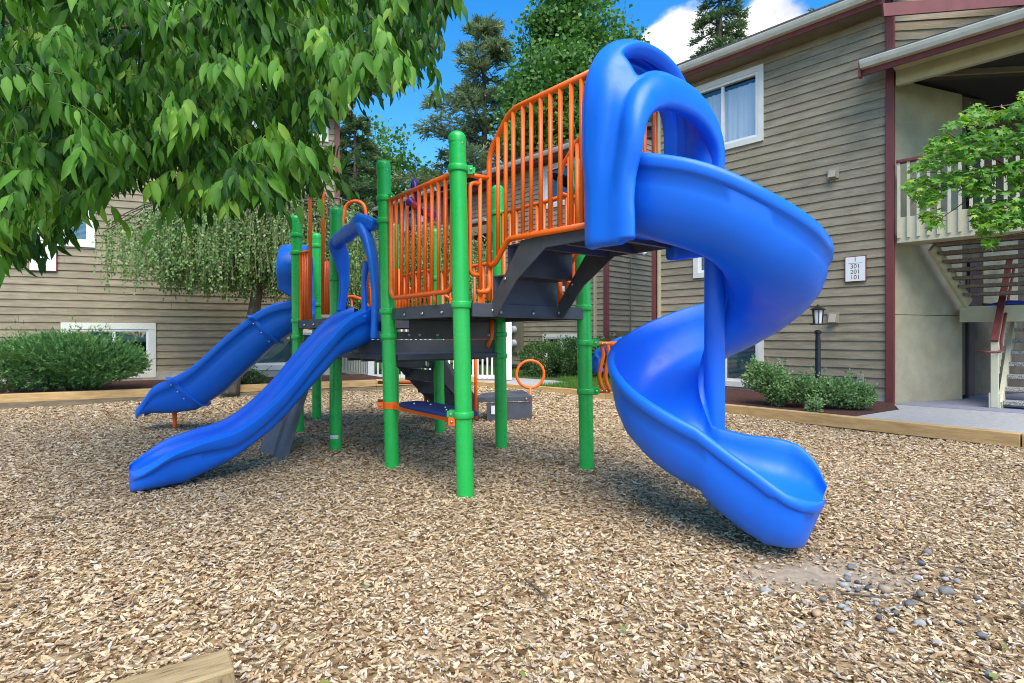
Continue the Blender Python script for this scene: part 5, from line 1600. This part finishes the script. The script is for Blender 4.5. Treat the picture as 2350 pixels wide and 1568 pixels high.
for i, (x_, y_, w_, c_) in enumerate(STONES):
    px, py = (2700 + x_ / 1.6834) / 1.743, (1900 + y_ / 1.6834) / 1.743
    g = GR(px, py + 3, 0); wid = .86 * w_ / 1.6834 / 1.743 / FPX * g.y
    bm_ = MB(); r = random.Random(300 + i)
    sx, sy, sz = wid / 2, wid / 2 * r.uniform(.65, .9), wid / 2 * r.uniform(.52, .75)
    ph = [r.uniform(0, 6.28) for _ in range(4)]
    rr = []
    zg = float(mound(np.array([g.x]), np.array([g.y]))[0])
    for a in range(1, 8):
        th = math.pi * a / 8; ring = []
        for b in range(14):
            ps = 2 * math.pi * b / 14
            k = 1 + .10 * math.sin(2 * ps + ph[0]) + .08 * math.sin(3 * ps + ph[1] + th) + .06 * math.sin(2 * th + ph[2])
            ring.append((sx * k * math.sin(th) ** .85 * math.cos(ps), sy * k * math.sin(th) ** .85 * math.sin(ps), sz * math.cos(th) + sz * .55))
        rr.append(ring)
    bm_.loft(rr)
    me = mesh_from('stone', bm_, SM[c_], True)
    o = piece('stone', me, None, (g.x, g.y, zg), r.uniform(-.6, .6))
    row_ = 'far' if y_ < 640 else 'middle' if y_ < 790 else 'near'
    col_ = 'left' if x_ < 1250 else 'centre' if x_ < 1560 else 'right'
    sz_ = 'small ' if w_ < 46 else 'large ' if w_ > 66 else ''
    tag(o, SPEC.get(i, f"{sz_}{SNAME[c_]} rounded river stone in the {row_} {col_} of the stone scatter"), 'stone', group='river stones scattered by the slide exit')
by_label = {}
for q_ in COL.objects:
    if q_.get('category') == 'stone': by_label.setdefault(q_['label'], []).append(q_)
for lab, qs in by_label.items():
    if len(qs) > 1:
        qs.sort(key=lambda q_: q_.location.x / q_.location.y)
        names = ['leftmost'] + ['second from left', 'third from left', 'fourth from left', 'fifth from left'][:len(qs) - 2] + ['rightmost']
        for q_, nm in zip(qs, names): q_['label'] = nm + ' ' + lab.replace('rounded river stone', 'stone')
NL = 140
lx, ly = RNG.uniform(-3.2, 3.2, NL), RNG.uniform(1.6, 6.5, NL)
lz = mound(lx, ly) + .016
lf = leaves('fallen_leaves', T_ovate(.24, .05, .1), np.stack([lx, ly, lz], 1), np.stack([RNG.normal(0, 1, NL), RNG.normal(0, 1, NL), RNG.normal(0, .12, NL)], 1),
            np.stack([RNG.normal(0, .25, NL), RNG.normal(0, .25, NL), np.ones(NL)], 1), RNG.uniform(.018, .045, NL), np.clip(RNG.normal(.40, .25, NL), 0, 1),
            leaf_mat('fallen_leaf', (.16, .10, .04), (.20, .26, .05), (.22, .34, .07), trans=.1), None, 'stuff')
lf['label'] = 'green and yellowed leaf scraps fallen on the wood chips'
# twigs on the chips
for i, (pts, lab) in enumerate(((((75, 1193), (110, 1190), (150, 1196)), 'dark twig lying on the chips at the far left'), ((( 1205, 1335), (1240, 1365), (1255, 1384)), 'brown twig on the chips in the middle foreground'),
                           (((2095, 1378), (2130, 1392), (2150, 1402)), 'reddish twig among the stones at the right'), (((1930, 1368), (1990, 1374), (2050, 1380)), 'thin red brown stick in front of the stone cluster'))):
    c = crv([GR(*p) + UPZ * .012 for p in pts], 5)
    tag(obj('twig', MB().tube(c, list(np.linspace(.006, .003, len(c))), 6), M_bark, smooth=True), lab, 'twig')

# ------------------------------------------------------------------ foliage
def rand_dir(n, zbias=0.0):
    d = RNG.normal(size=(n, 3)); d[:, 2] += zbias; return unit(d)
def crown_points(n, c, rad, seed, lumps=6, amp=.22, shell=.55):
    """points in a lumpy ellipsoid, thicker towards its skin"""
    d = rand_dir(n); r0 = np.random.default_rng(seed)
    k = np.ones(n)
    for _ in range(lumps):
        q = r0.normal(size=3); q /= np.linalg.norm(q); s = r0.uniform(-1, 1)
        k += amp * s * np.exp(-((d - q) ** 2).sum(1) / .35)
    t = shell + (1 - shell) * RNG.random(n) ** .7
    return np.array(c) + d * np.array(rad) * (k * t)[:, None], d

# the broad-leaved tree overhanging the camera's left
def fore_tree():
    root = thing('broadleaf_tree', 'overhanging tree with drooping pointed green leaves in front of the left building', 'tree', (-6.2, 4.6, 0))
    tk = crv([(-6.2, 4.6, -.2), (-6.1, 4.55, 1.2), (-5.9, 4.4, 2.4), (-5.4, 4.2, 3.4), (-4.9, 4.0, 4.6)], 6)
    obj('trunk', MB().tube(tk, list(np.linspace(.17, .09, len(tk))), 14), M_bark, root, smooth=True)
    poly = [(-120, -120), (1005, -120), (1030, 20), (1005, 70), (985, 110), (970, 180), (955, 225), (900, 205), (872, 250), (800, 255), (735, 270), (715, 330), (728, 390), (765, 425), (742, 462), (690, 470),
            (640, 462), (590, 478), (540, 505), (480, 520), (420, 515), (350, 482), (290, 465), (228, 470), (195, 520), (140, 575), (100, 600), (30, 600), (-120, 590)]
    # sprays: short outward arching branchlets, each carrying several leafy twigs; leaves filling the depth behind are tinted darker to stand for the crown's inner shade
    def anchors(n, y0, y1, pw, lift):
        ax = RNG.uniform(-120, 1060, n * 3); ay = RNG.uniform(-120, 605, n * 3)
        ok = in_poly(ax, ay + lift + np.where(ax < 170, -22, 0), poly); ax, ay = ax[ok][:n], ay[ok][:n]; n = len(ax)
        Y = y0 + (y1 - y0) * RNG.random(n) ** pw
        Y = Y + np.clip((ay - 330) / 200, 0, 1) * np.clip((520 - ax) / 300, 0, 1) * 1.3 * RNG.random(n)
        p = np.stack([(ax - CX) / FPX * Y, Y, CAMH + (HY - ay) / FPX * Y], 1)
        return p[p[:, 2] > 1.0]
    A1, T1, SU = [], [], []
    for c_ in anchors(760, 2.3, 5.2, 1.0, 46):
        dv_ = unit(np.array([[RNG.normal(.35, .6), RNG.normal(-.5, .5), RNG.normal(-.05, .2)]]))[0]
        ln_ = RNG.uniform(.14, .34) * min(1.2, c_[1] / 3.2); su_ = RNG.random()
        for t_ in np.linspace(-.5, .5, RNG.integers(4, 7)):
            A1.append(c_ + dv_ * ln_ * t_ + np.array([0, 0, .05 - .45 * ln_ * (t_ + .2) ** 2]) + RNG.normal(0, .018, 3))
            T1.append(dv_ * .8 + RNG.normal(0, .30, 3) + np.array([0, 0, -.25])); SU.append(su_)
    back = anchors(2300, 3.6, 5.8, .8, 46)
    nb_ = len(back)
    A0 = np.concatenate([np.array(A1), back]); NT = len(A0)
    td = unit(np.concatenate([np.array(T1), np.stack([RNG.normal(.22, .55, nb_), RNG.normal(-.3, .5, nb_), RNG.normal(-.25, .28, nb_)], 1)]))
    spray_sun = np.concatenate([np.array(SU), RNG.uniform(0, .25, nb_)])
    bright = np.clip(1.0 - (A0[:, 1] - 2.1) / 1.6, 0, 1)
    pos, d, nrm, size, tint = [], [], [], [], []
    tw = MB()
    sunny = spray_sun
    for i in range(NT):
        L = RNG.uniform(.08, .20) * min(1.0, A0[i][1] / 3.4); k = RNG.integers(4, 7)
        droop = RNG.uniform(.2, .7)
        base = A0[i] - td[i] * L * .4
        tt = np.linspace(.15, 1.0, k)
        side = np.cross(td[i], [0, 0, 1.0]); side /= (np.linalg.norm(side) + 1e-9)
        for j, t in enumerate(tt):
            p = base + td[i] * L * t + np.array([0, 0, -droop * L * t * t])
            sg = 1 if j % 2 else -1
            dd = np.array([0, 0, -1.0]) * RNG.uniform(.7, 1.3) + side * sg * RNG.uniform(.1, .6) + td[i] * RNG.uniform(.1, .7)
            pos.append(p); d.append(dd)
            nn = np.array([RNG.normal(0, .45), -.75 + RNG.normal(0, .4), .55 + RNG.normal(0, .3)])
            nrm.append(nn); size.append(RNG.uniform(.055, .132) * (1.08 if RNG.random() < .2 else 1))
            tint.append(np.clip(RNG.normal(.30, .12) + (.34 if sunny[i] > .74 else 0) - (.20 if sunny[i] < .3 else 0), 0, 1))  # sunlit and shaded sprays are put into the leaf tint
        if i % 2 == 0:
            q = [Vector(base + td[i] * L * t + np.array([0, 0, -droop * L * t * t])) for t in (-.15, .25, .6, 1.0)]
            tw.tube(q, [.0020, .0018, .0015, .0010], 4, caps=False)
    pos, d, nrm, size, tint = map(np.array, (pos, d, nrm, size, tint))
    d = unit(d)
    # key leaves that show largest are parts of their own
    onscreen = (np.abs(pos[:, 0] / pos[:, 1]) < .95) & ((pos[:, 2] - CAMH) / pos[:, 1] < .62)
    score = np.where(onscreen, size / pos[:, 1], 0); order = np.argsort(-score)
    big, rest = order[:290], order[290:]
    T = T_ovate(.158, .055, .24)
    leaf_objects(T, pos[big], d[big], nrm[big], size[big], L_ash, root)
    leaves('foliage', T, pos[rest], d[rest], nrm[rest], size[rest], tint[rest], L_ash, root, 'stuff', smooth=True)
    obj('twigs', tw, M_twig, root, smooth=True, kind='stuff')
    r = random.Random(5)
    for i in range(13):
        tx, ty_ = r.uniform(-60, 930), r.uniform(-60, 400)
        Yt = r.uniform(2.9, 4.6)
        e = PX(tx, ty_, Yt); s = Vector(tk[-1]).lerp(Vector(tk[len(tk) // 2]), r.random())
        m_ = s.lerp(e, .5) + Vector((r.uniform(-.3, .3), r.uniform(.1, .5), r.uniform(.1, .6)))
        c = crv([s, m_, e], 7)
        b_ = MB().tube(c, list(np.linspace(.045, .006, len(c))), 8)
        for _ in range(4):
            t = r.uniform(.4, .95); k = int(t * (len(c) - 1)); q = c[k] + Vector((r.uniform(-.5, .7), r.uniform(-.5, .3), r.uniform(-.5, .1)))
            b_.tube([c[k], c[k].lerp(q, .5) + Vector((0, 0, .05)), q], [.012, .008, .003], 6)
        obj('branch', b_, M_bark, root, smooth=True)
    return root
fore_tree()

# weeping birch before the left building
def birch(name, label, base, crown_c, crown_r, nstr, seed, top_h):
    root = thing(name, label, 'tree', tuple(base))
    cx_, cy_, cz_ = crown_c
    tk = crv([Vector(base) - UPZ * .15, Vector(base) + Vector((.10, 0, .5)), Vector((base[0] + .42, base[1], base[2] + 1.25)), Vector((cx_ + .1, cy_, cz_ + .2)), Vector((cx_, cy_, cz_ + top_h * .75))], 7)
    obj('trunk', MB().tube(tk, list(np.linspace(.17, .05, len(tk))), 14), M_bark, root, smooth=True)
    g = np.random.default_rng(seed)
    pos, d, nrm, size, tint = [], [], [], [], []
    st = MB(); r = random.Random(seed)
    na = nstr // 30
    for ai in range(na):
        an = 2 * math.pi * (ai + g.random()) / na; rr = g.uniform(.30, 1.0) ** .7
        ex, ey = crown_r[0] * rr * math.cos(an), crown_r[1] * rr * math.sin(an)
        rise = top_h * g.uniform(.55, 1.0) * (1 - .30 * rr)
        def arc(t): return np.array([cx_ + ex * t, cy_ + ey * t, cz_ + .15 + rise * math.sin(math.pi * min(1, .15 + t * .62)) - .30 * rr * t ** 3])
        c = [Vector(arc(t)) for t in np.linspace(0, 1, 9)]
        obj('branch', MB().tube(c, list(np.linspace(.035, .006, 9)), 7), M_bark, root, smooth=True)
        low = cz_ - crown_r[2] * g.uniform(.35, 1.0) * (1 - .30 * rr)
        for i in range(30):
            t = g.uniform(.22, 1.0); p0 = arc(t) + np.append(g.normal(0, .09, 2), 0)
            L = min(2.5, max(.3, (p0[2] - low) * g.uniform(.62, 1.0))); k = max(3, int(L / .040))
            tt = np.arange(k) / k; sw = g.normal(0, .06, 2)
            P = p0 + np.stack([sw[0] * tt + .02 * np.sin(tt * 9 + i), sw[1] * tt, -L * tt], 1)
            if i % 2 == 0: st.tube([Vector(P[j]) for j in (0, k // 2, k - 1)], .0035, 3, caps=False)
            keep = g.random(k) > .12; P = P[keep]; k = len(P)
            if k == 0: continue
            pos.append(P + g.normal(0, .013, (k, 3)))
            d.append(np.stack([g.normal(0, .6, k), g.normal(0, .6, k), -np.ones(k)], 1))
            nrm.append(np.stack([g.normal(0, .5, k), -.7 + g.normal(0, .5, k), .6 + g.normal(0, .4, k)], 1))
            size.append(g.uniform(.038, .066, k)); tint.append(np.clip(g.normal(.36, .18, k) + .16 * (g.random() - .5), 0, 1))
    pos, d, nrm, size, tint = (np.concatenate(a_) for a_ in (pos, d, nrm, size, tint))
    leaves('foliage', T_kite(.36, .05), pos, d, nrm, size, tint, L_birch, root, 'stuff')
    obj('strands', st, mat('birch_strand', (.20, .17, .09), rough=.8), root, kind='stuff')
    return root
bb0 = PX(528, 800, 10.35); 
birch('weeping_birch', 'weeping birch with hanging strands of small leaves by the left building', (bb0.x, 10.35, .26), (-4.78, 10.30, 2.70), (3.0, 1.15, 1.22), 3600, 3, 1.35)
birch('weeping_birch', 'second weeping birch seen between the green posts in front of the far block', (-2.75, 13.9, .15), (-2.15, 13.9, 2.75), (2.1, 1.4, 1.9), 1900, 5, 1.35)

# juniper and shrubs
def sprays(root, name, c, rad, n, m, seed, size, T, zmin, up=.5, amp=.25, lumps=14, shell=.7, flat=0.0):
    p, dn = crown_points(n, c, rad, seed, lumps, amp, shell)
    k = p[:, 2] > zmin; p, dn = p[k], dn[k]; n = len(p)
    d = dn + np.array([0, 0, up]) + RNG.normal(0, .45, (n, 3))
    nr = dn + RNG.normal(0, .5, (n, 3)) + np.array([0, -.2, .5])
    s = RNG.uniform(size[0], size[1], n)
    h = np.clip((p[:, 2] - zmin) / (rad[2] * 1.2), 0, 1)
    t = np.clip(RNG.normal(.36, .17, n) + .0 * h, 0, 1)
    return leaves(name, T, p, d, nr, s, t, m, root, 'stuff')
def stems(root, c, rad, n, seed, m):
    r = random.Random(seed)
    b = MB()
    for i in range(n):
        a = r.uniform(0, 6.28); q = r.uniform(.3, .85)
        e = Vector((c[0] + rad[0] * q * math.cos(a), c[1] + rad[1] * q * math.sin(a), c[2] + rad[2] * r.uniform(-.2, .5)))
        s = Vector((c[0] + rad[0] * .25 * math.cos(a), c[1] + rad[1] * .25 * math.sin(a), c[2] - rad[2]))
        b.tube([s, s.lerp(e, .5) + UPZ * .06, e], [.014, .010, .004], 5)
    obj('stems', b, m, root, kind='stuff')
def T_frond():
    v = [(0, 0, 0), (.35, .16, .03), (.25, .02, 0), (.75, .26, .02), (.6, .03, .0), (1.0, .05, 0), (1.0, -.05, 0), (.6, -.03, 0), (.75, -.26, .02), (.25, -.02, 0), (.35, -.16, .03), (1.15, 0, 0)]
    f = [(0, 2, 1), (2, 4, 3), (4, 5, 11), (4, 11, 7), (7, 11, 6), (7, 8, 9), (9, 10, 0), (0, 9, 2), (2, 9, 7), (2, 7, 4)]
    return np.array(v, float), np.array(f)
J = thing('juniper_bush', 'broad feathery juniper bush under the left window', 'bush', (-8.1, 9.75, .24))
for i, (dx, dz_, rx, rz) in enumerate(((0, 0, 1.12, .46), (.55, -.06, .85, .34), (-.7, -.08, .95, .36), (.15, .20, .72, .30), (-.35, .15, .7, .30))):
    sprays(J, 'foliage', (-7.95 + dx, 9.80 - .1 * (i % 2), .70 + dz_), (rx, .62, rz), 5200, L_juniper, 20 + i, (.06, .12), T_frond(), .30, up=.7, amp=.35, lumps=26, shell=.72)
for i, (c, rad) in enumerate((((-7.95, 9.75, .72), (1.15, .6, .46)), ((-7.5, 9.7, .75), (.8, .5, .40)), ((-8.6, 9.7, .72), (.8, .5, .40)))):
    pp, dd_ = crown_points(170, c, rad, 77 + i, 26, .35, .9)
    kq = (dd_[:, 2] > -.2) & (pp[:, 2] > .4); pp, dd_ = pp[kq], dd_[kq]
    P2, D2 = [], []
    for p_, d_ in zip(pp, dd_):
        g_ = d_ * .8 + np.array([0, 0, .5]) + RNG.normal(0, .2, 3); ln = RNG.uniform(.08, .24)
        for t_ in np.linspace(0, 1, 7): P2.append(p_ + g_ * ln * t_ + RNG.normal(0, .012, 3)); D2.append(g_ + RNG.normal(0, .5, 3))
    P2, D2 = np.array(P2), np.array(D2)
    leaves('sprigs', T_frond(), P2, D2, rand_dir(len(P2), .4), RNG.uniform(.05, .09, len(P2)), np.clip(RNG.normal(.60, .15, len(P2)), 0, 1), L_juniper, J, 'stuff')
stems(J, (-7.75, 9.8, .65), (1.2, .6, .42), 40, 3, M_bark)
def bush(name, label, cat, blobs, m, size, n, seed, zmin, stem_m=None, T=None):
    c0_ = blobs[0][0]; root = thing(name, label, cat, (c0_[0], c0_[1], zmin))
    for i, (c, rad) in enumerate(blobs):
        sprays(root, 'foliage', c, rad, n, m, seed + i, size, T if T is not None else T_kite(.34, .06), zmin, up=.35, amp=.38, lumps=26, shell=.6)
        stems(root, c, rad, 22, seed + i, M_bark)
        pp, dd_ = crown_points(int(26 + 60 * rad[0]), c, [q_ * 1.02 for q_ in rad], seed + i, 26, .38, .92)
        kq = (dd_[:, 2] > -.1); pp, dd_ = pp[kq], dd_[kq]
        P2, D2 = [], []
        for p_, d_ in zip(pp, dd_):
            g_ = d_ * .6 + np.array([0, 0, .55]) + RNG.normal(0, .25, 3); ln = RNG.uniform(.06, .20)
            for t_ in np.linspace(0, 1, int(5 + ln * 45)):
                P2.append(p_ + g_ * ln * t_ + RNG.normal(0, .008, 3)); D2.append(g_ + RNG.normal(0, .7, 3))
        P2, D2 = np.array(P2), np.array(D2)
        leaves('sprigs', T_kite(.30, .06), P2, D2, rand_dir(len(P2), .6), RNG.uniform(size[0] * .8, size[1] * .9, len(P2)), np.clip(RNG.normal(.52, .16, len(P2)), 0, 1), m, root, 'stuff')
    return root
bush('shrub', 'loose grey-green shrub at the foot of the lamp post', 'shrub', [((4.02, 8.50, .46), (.27, .27, .25)), ((4.28, 8.30, .36), (.27, .28, .17)), ((3.85, 8.55, .60), (.14, .16, .14))], L_shrub, (.035, .06), 4200, 41, .15)
bush('shrub', 'low spreading shrub at the end of the bed beside the red corner board', 'shrub', [((4.68, 8.12, .37), (.33, .28, .17)), ((5.02, 8.02, .34), (.26, .25, .15))], L_shrub, (.035, .06), 4200, 47, .15)
bush('seedling', 'tiny shrub sprig sprouting at the front edge of the right mulch bed', 'shrub', [((4.20, 7.72, .19), (.09, .08, .07))], L_shrub, (.03, .05), 240, 51, .13)
hb = [((.75 + .42 * i, 14.5 - .30 * i, .55), (.55, .45, .52)) for i in range(6)]
bush('hedge', 'dense dark green hedge along the far wall beneath its low window', 'hedge', hb, L_hedge, (.04, .075), 3200, 61, .16)
bush('shrub', 'small low shrub in the mulch behind the far left slide', 'shrub', [((-5.35, 11.0, .36), (.40, .28, .16))], L_hedge, (.03, .055), 1500, 71, .22)
# grass
def blades(name, poly, n, z, label):
    P = np.array(poly); x = RNG.uniform(P[:, 0].min(), P[:, 0].max(), n); y = RNG.uniform(P[:, 1].min(), P[:, 1].max(), n)
    k = in_poly(x, y, poly); x, y = x[k], y[k]; n = len(x)
    pos = np.stack([x, y, np.full(n, z)], 1); d = np.stack([RNG.normal(0, .35, n), RNG.normal(0, .35, n), np.ones(n)], 1)
    o = leaves(name, T_needle(), pos, d, rand_dir(n), RNG.uniform(.05, .13, n), np.clip(RNG.normal(.4, .18, n), 0, 1), L_grass, None, 'stuff')
    o['label'] = label
    return o
blades('grass', [(.55, 11.36), (1.79, 10.20), (2.05, 9.9), (2.45, 12.0), (2.9, 13.6), (1.1, 13.4), (1.35, 12.2)], 26000, .138, 'short green lawn grass behind the right timber edging')
blades('lawn_grass', [(-2.3, 12.2), (-1.6, 13.6), (-.2, 14.0), (.9, 13.6), (2, 14.5), (-6.5, 25), (-5, 16)], 26000, .138, 'green lawn grass seen through the white picket fence')

# maple branches at the right edge
def maple():
    root = thing('maple_tree', 'young maple with bright lobed leaves leaning in before the balcony', 'tree', (6.6, 5.6, .13))
    tk = crv([(6.75, 5.55, -.1), (6.7, 5.5, 1.0), (6.5, 5.55, 2.0), (6.4, 5.6, 3.0), (6.3, 5.6, 3.6)], 6)
    obj('trunk', MB().tube(tk, list(np.linspace(.07, .02, len(tk))), 10), M_bark, root, smooth=True)
    poly = [(2460, 170), (2350, 205), (2345, 225), (2290, 255), (2235, 235), (2205, 265), (2160, 290), (2140, 325), (2120, 355), (2090, 385), (2078, 425), (2100, 455), (2120, 500), (2150, 525), (2165, 470), (2225, 480), (2240, 540), (2275, 570), (2300, 530), (2350, 530), (2460, 560)]
    holes = [((2190, 470), 40), ((2330, 300), 14), ((2300, 415), 22), ((2170, 430), 12)]
    n = 8200
    ax = RNG.uniform(2070, 2460, n); ay = RNG.uniform(165, 575, n)
    k = in_poly(ax, ay, poly)
    for (hx, hy_), hr in holes: k &= ((ax - hx) ** 2 + (ay - hy_) ** 2) > hr * hr
    lay = np.sin(ay * .075 + ax * .012) > -.85
    k &= lay
    ax, ay = ax[k], ay[k]; n = len(ax)
    Y = 5.35 + RNG.random(n) * .95
    pos = np.stack([(ax - CX) / FPX * Y, Y, CAMH + (HY - ay) / FPX * Y], 1)
    d = np.stack([RNG.normal(-.5, .5, n), RNG.normal(-.5, .5, n), RNG.normal(-.45, .3, n)], 1)
    nr = np.stack([RNG.normal(-.1, .4, n), RNG.normal(-.35, .4, n), np.abs(RNG.normal(.9, .3, n))], 1)
    s = RNG.uniform(.065, .115, n)
    tipness = np.clip((2200 - ax) / 130, 0, 1) * .16 + np.clip((330 - ay) / 150, 0, 1) * .12
    tint = np.clip(RNG.normal(.40, .18, n) + tipness * 1.3, 0, 1)
    sc = s / Y * (np.abs(pos[:, 0] / pos[:, 1]) < .93); order = np.argsort(-sc); big, rest = order[:290], order[290:]
    T = T_maple()
    leaf_objects(T, pos[big], d[big], nr[big], s[big], L_maple, root)
    leaves('foliage', T, pos[rest], d[rest], nr[rest], s[rest], tint[rest], L_maple, root, 'stuff')
    q = RNG.integers(0, n, 130)
    leaves('seed_keys', T_kite(.2, .1), pos[q] + RNG.normal(0, .03, (130, 3)), rand_dir(130), rand_dir(130), np.full(130, .045), np.zeros(130), L_key, root, 'stuff')
    r = random.Random(9)
    for (x1, y1) in ((2095, 395), (2150, 300), (2240, 250), (2300, 240), (2150, 500), (2270, 545), (2110, 440), (2210, 360), (2320, 520)):
        e = PX(x1 + 12, y1, 5.75); s_ = Vector(tk[r.randint(8, len(tk) - 3)]); c = crv([s_, s_.lerp(e, .5) + Vector((0, 0, r.uniform(0, .2))), e], 6)
        obj('branch', MB().tube(c, list(np.linspace(.018, .003, len(c))), 7), M_bark, root, smooth=True)
maple()

# tall trees behind the roofs
def conifer(name, label, base, H, spread_, nb, m, seed, z0=.12, droop=.25, lpb=70, size=(.10, .26), taper=.9, gap=.0, group=None, lean=0.0):
    g = np.random.default_rng(seed); root = thing(name, label, 'tree', (base[0], base[1], 0), group=group)
    obj('trunk', MB().tube([(base[0], base[1], -.2), (base[0] + lean * .5, base[1], H * .5), (base[0] + lean, base[1], H)], [H * .017, H * .011, .03], 10), M_bark, root, smooth=True)
    pos, d, size_, tint = [], [], [], []
    br = MB()
    for i in range(nb):
        u = z0 + (1 - z0) * (i + g.random()) / nb
        h = H * u; L = spread_ * (1 - u) ** taper * g.uniform(.55, 1.15) + .25
        a = g.uniform(0, 2 * math.pi); dirv = np.array([math.cos(a), math.sin(a), 0])
        k = int(lpb * (.35 + L / spread_))
        t = np.sqrt(g.random(k)); rise = g.uniform(-.05, .35)
        sag = -droop * L * t ** 2 + rise * L * t
        w = .20 * L * (1 - t * .7)
        sidev = np.array([-dirv[1], dirv[0], 0])
        off = g.normal(0, 1, k) * w
        p = np.array([base[0] + lean * u, base[1], h]) + dirv * (L * t)[:, None] + sidev * off[:, None]
        p[:, 2] += sag - np.abs(off) * .18 + g.normal(0, .06, k)
        pos.append(p); d.append(dirv * .8 + sidev * np.sign(off)[:, None] * .7 + g.normal(0, .35, (k, 3)) + np.array([0, 0, .1]))
        size_.append(g.uniform(size[0], size[1], k)); tint.append(np.clip(g.normal(.33, .16, k) + .25 * (t - .5), 0, 1))
        br.tube([Vector((base[0] + lean * u, base[1], h)), Vector(np.array([base[0] + lean * u, base[1], h]) + dirv * L * .5 + np.array([0, 0, rise * L * .5 - droop * L * .25])), Vector(np.array([base[0] + lean * u, base[1], h]) + dirv * L * .95 + np.array([0, 0, (rise - droop) * L * .93]))], [.05, .03, .01], 5, caps=False)
    pos, d, size_, tint = (np.concatenate(x_) for x_ in (pos, d, size_, tint))
    T = T_frond()
    leaves('foliage', T, pos, d, rand_dir(len(pos), .8), size_, tint, m, root, 'stuff')
    obj('branches', br, M_bark, root, kind='stuff')
    return root
def at_px(x, Y): return ((x - CX) / FPX * Y, Y)
def hgt(y, Y): return CAMH + (HY - y) / FPX * Y
conifer('pine_tree', 'feathery blue-green pine left of the tall leafy tree behind the roof', at_px(1112, 27), hgt(52, 27), 5.4, 165, L_pine, 3, z0=.12, droop=.06, lpb=125, size=(.22, .5), taper=.62)
conifer('fir_tree', 'dark drooping fir standing behind the birch and left roof end', at_px(815, 24), hgt(262, 24), 3.2, 130, L_fir, 5, z0=.10, droop=.42, lpb=110, size=(.18, .42), taper=.75)
conifer('fir_tree', 'tall drooping conifer rising over the right roof beside the cloud', at_px(1652, 26), hgt(-150, 26), 2.6, 150, L_fir, 7, z0=.35, droop=.45, lpb=90, size=(.16, .38), taper=.62)
conifer('fir_tree', 'thin tree tip poking above the right gutter near the corner', at_px(1874, 30), hgt(22, 30), 1.5, 60, L_fir, 9, z0=.5, droop=.15, lpb=40, size=(.14, .3), taper=.7)
conifer('fir_tree', 'low conifer filling the gap behind the far roof', at_px(985, 32), hgt(385, 32), 4.0, 100, L_pine, 11, z0=.12, droop=.25, lpb=100, size=(.22, .48), taper=.7)
def leafy(name, label, base, H, blobs, n, m, seed, size):
    root = thing(name, label, 'tree', (base[0], base[1], 0)); g = np.random.default_rng(seed)
    obj('trunk', MB().tube([(base[0], base[1], -.2), (base[0] + .2, base[1], H * .45), (base[0] + .1, base[1], H * .95)], [.38, .24, .03], 12), M_bark, root, smooth=True)
    pos, dn = [], []
    for i, (c, rad, w) in enumerate(blobs):
        # clumps inside each bough's volume, leaves gathered round the clumps
        nc = int(60 * w); cc_, _ = crown_points(nc, c, rad, seed + i, 8, .3, .35)
        k = g.integers(0, nc, int(n * w)); p = cc_[k] + g.normal(0, 1, (len(k), 3)) * np.array([.36, .36, .26])
        pos.append(p)
        obj('branch', MB().tube([Vector((base[0], base[1], c[2] - rad[2] * .8)), Vector(c) * .5 + Vector((base[0], base[1], c[2] - rad[2] * .2)) * .5, Vector(c)], [.11, .07, .02], 7), M_bark, root, smooth=True)
    pos = np.concatenate(pos); k = len(pos)
    leaves('foliage', T_kite(.42, .06), pos, rand_dir(k, -.4), rand_dir(k, .9), g.uniform(size[0], size[1], k), np.clip(g.normal(.36, .17, k), 0, 1), m, root, 'stuff')
    return root
def bl(x, y, Y, rx, rz, w=1.0): 
    p = PX(x, y, Y); return ((p.x, p.y, p.z), (rx, rx, rz), w)
lt = [bl(1310, 20, 25, 1.5, 2.2), bl(1260, 110, 25, 1.5, 1.6), bl(1370, 120, 24.5, 1.7, 1.5), bl(1300, 200, 24, 2.2, 1.7, 1.3), bl(1395, 215, 24, 1.8, 1.5), bl(1240, 215, 25, 1.6, 1.5), bl(1260, 310, 24, 2.2, 1.6, 1.2), bl(1370, 310, 23.5, 2.2, 1.5, 1.2),
      bl(1440, 300, 24, 1.4, 1.4), bl(1310, 400, 24, 2.6, 1.4, 1.2), bl(1425, 155, 25, 1.0, .8, .5), bl(1300, -70, 25, 1.3, 1.6), bl(1200, 300, 25.5, 1.0, 1.2, .6)]
leafy('leafy_tree', 'tall bright green leafy tree behind the spiral slide hood', at_px(1315, 24.5), hgt(-60, 24.5), lt, 3600, L_decid, 13, (.13, .24))
lt2 = [bl(1480, 330, 30, 2.2, 1.6), bl(1440, 380, 30, 2.2, 1.6), bl(1520, 360, 30, 2.0, 1.4)]
leafy('leafy_tree', 'green tree seen through the slide hood opening beyond the roofs', at_px(1480, 30), hgt(330, 30), lt2, 1800, L_decid, 17, (.14, .26))
lt3 = [bl(930, 450, 29, 2.5, 2.0), bl(870, 380, 28, 2.0, 2.0), bl(850, 470, 28, 2.2, 1.8)]
leafy('leafy_tree', 'mid green tree low in the gap right of the left building', at_px(890, 28.5), hgt(420, 28.5), lt3, 2400, L_decid, 19, (.13, .25))
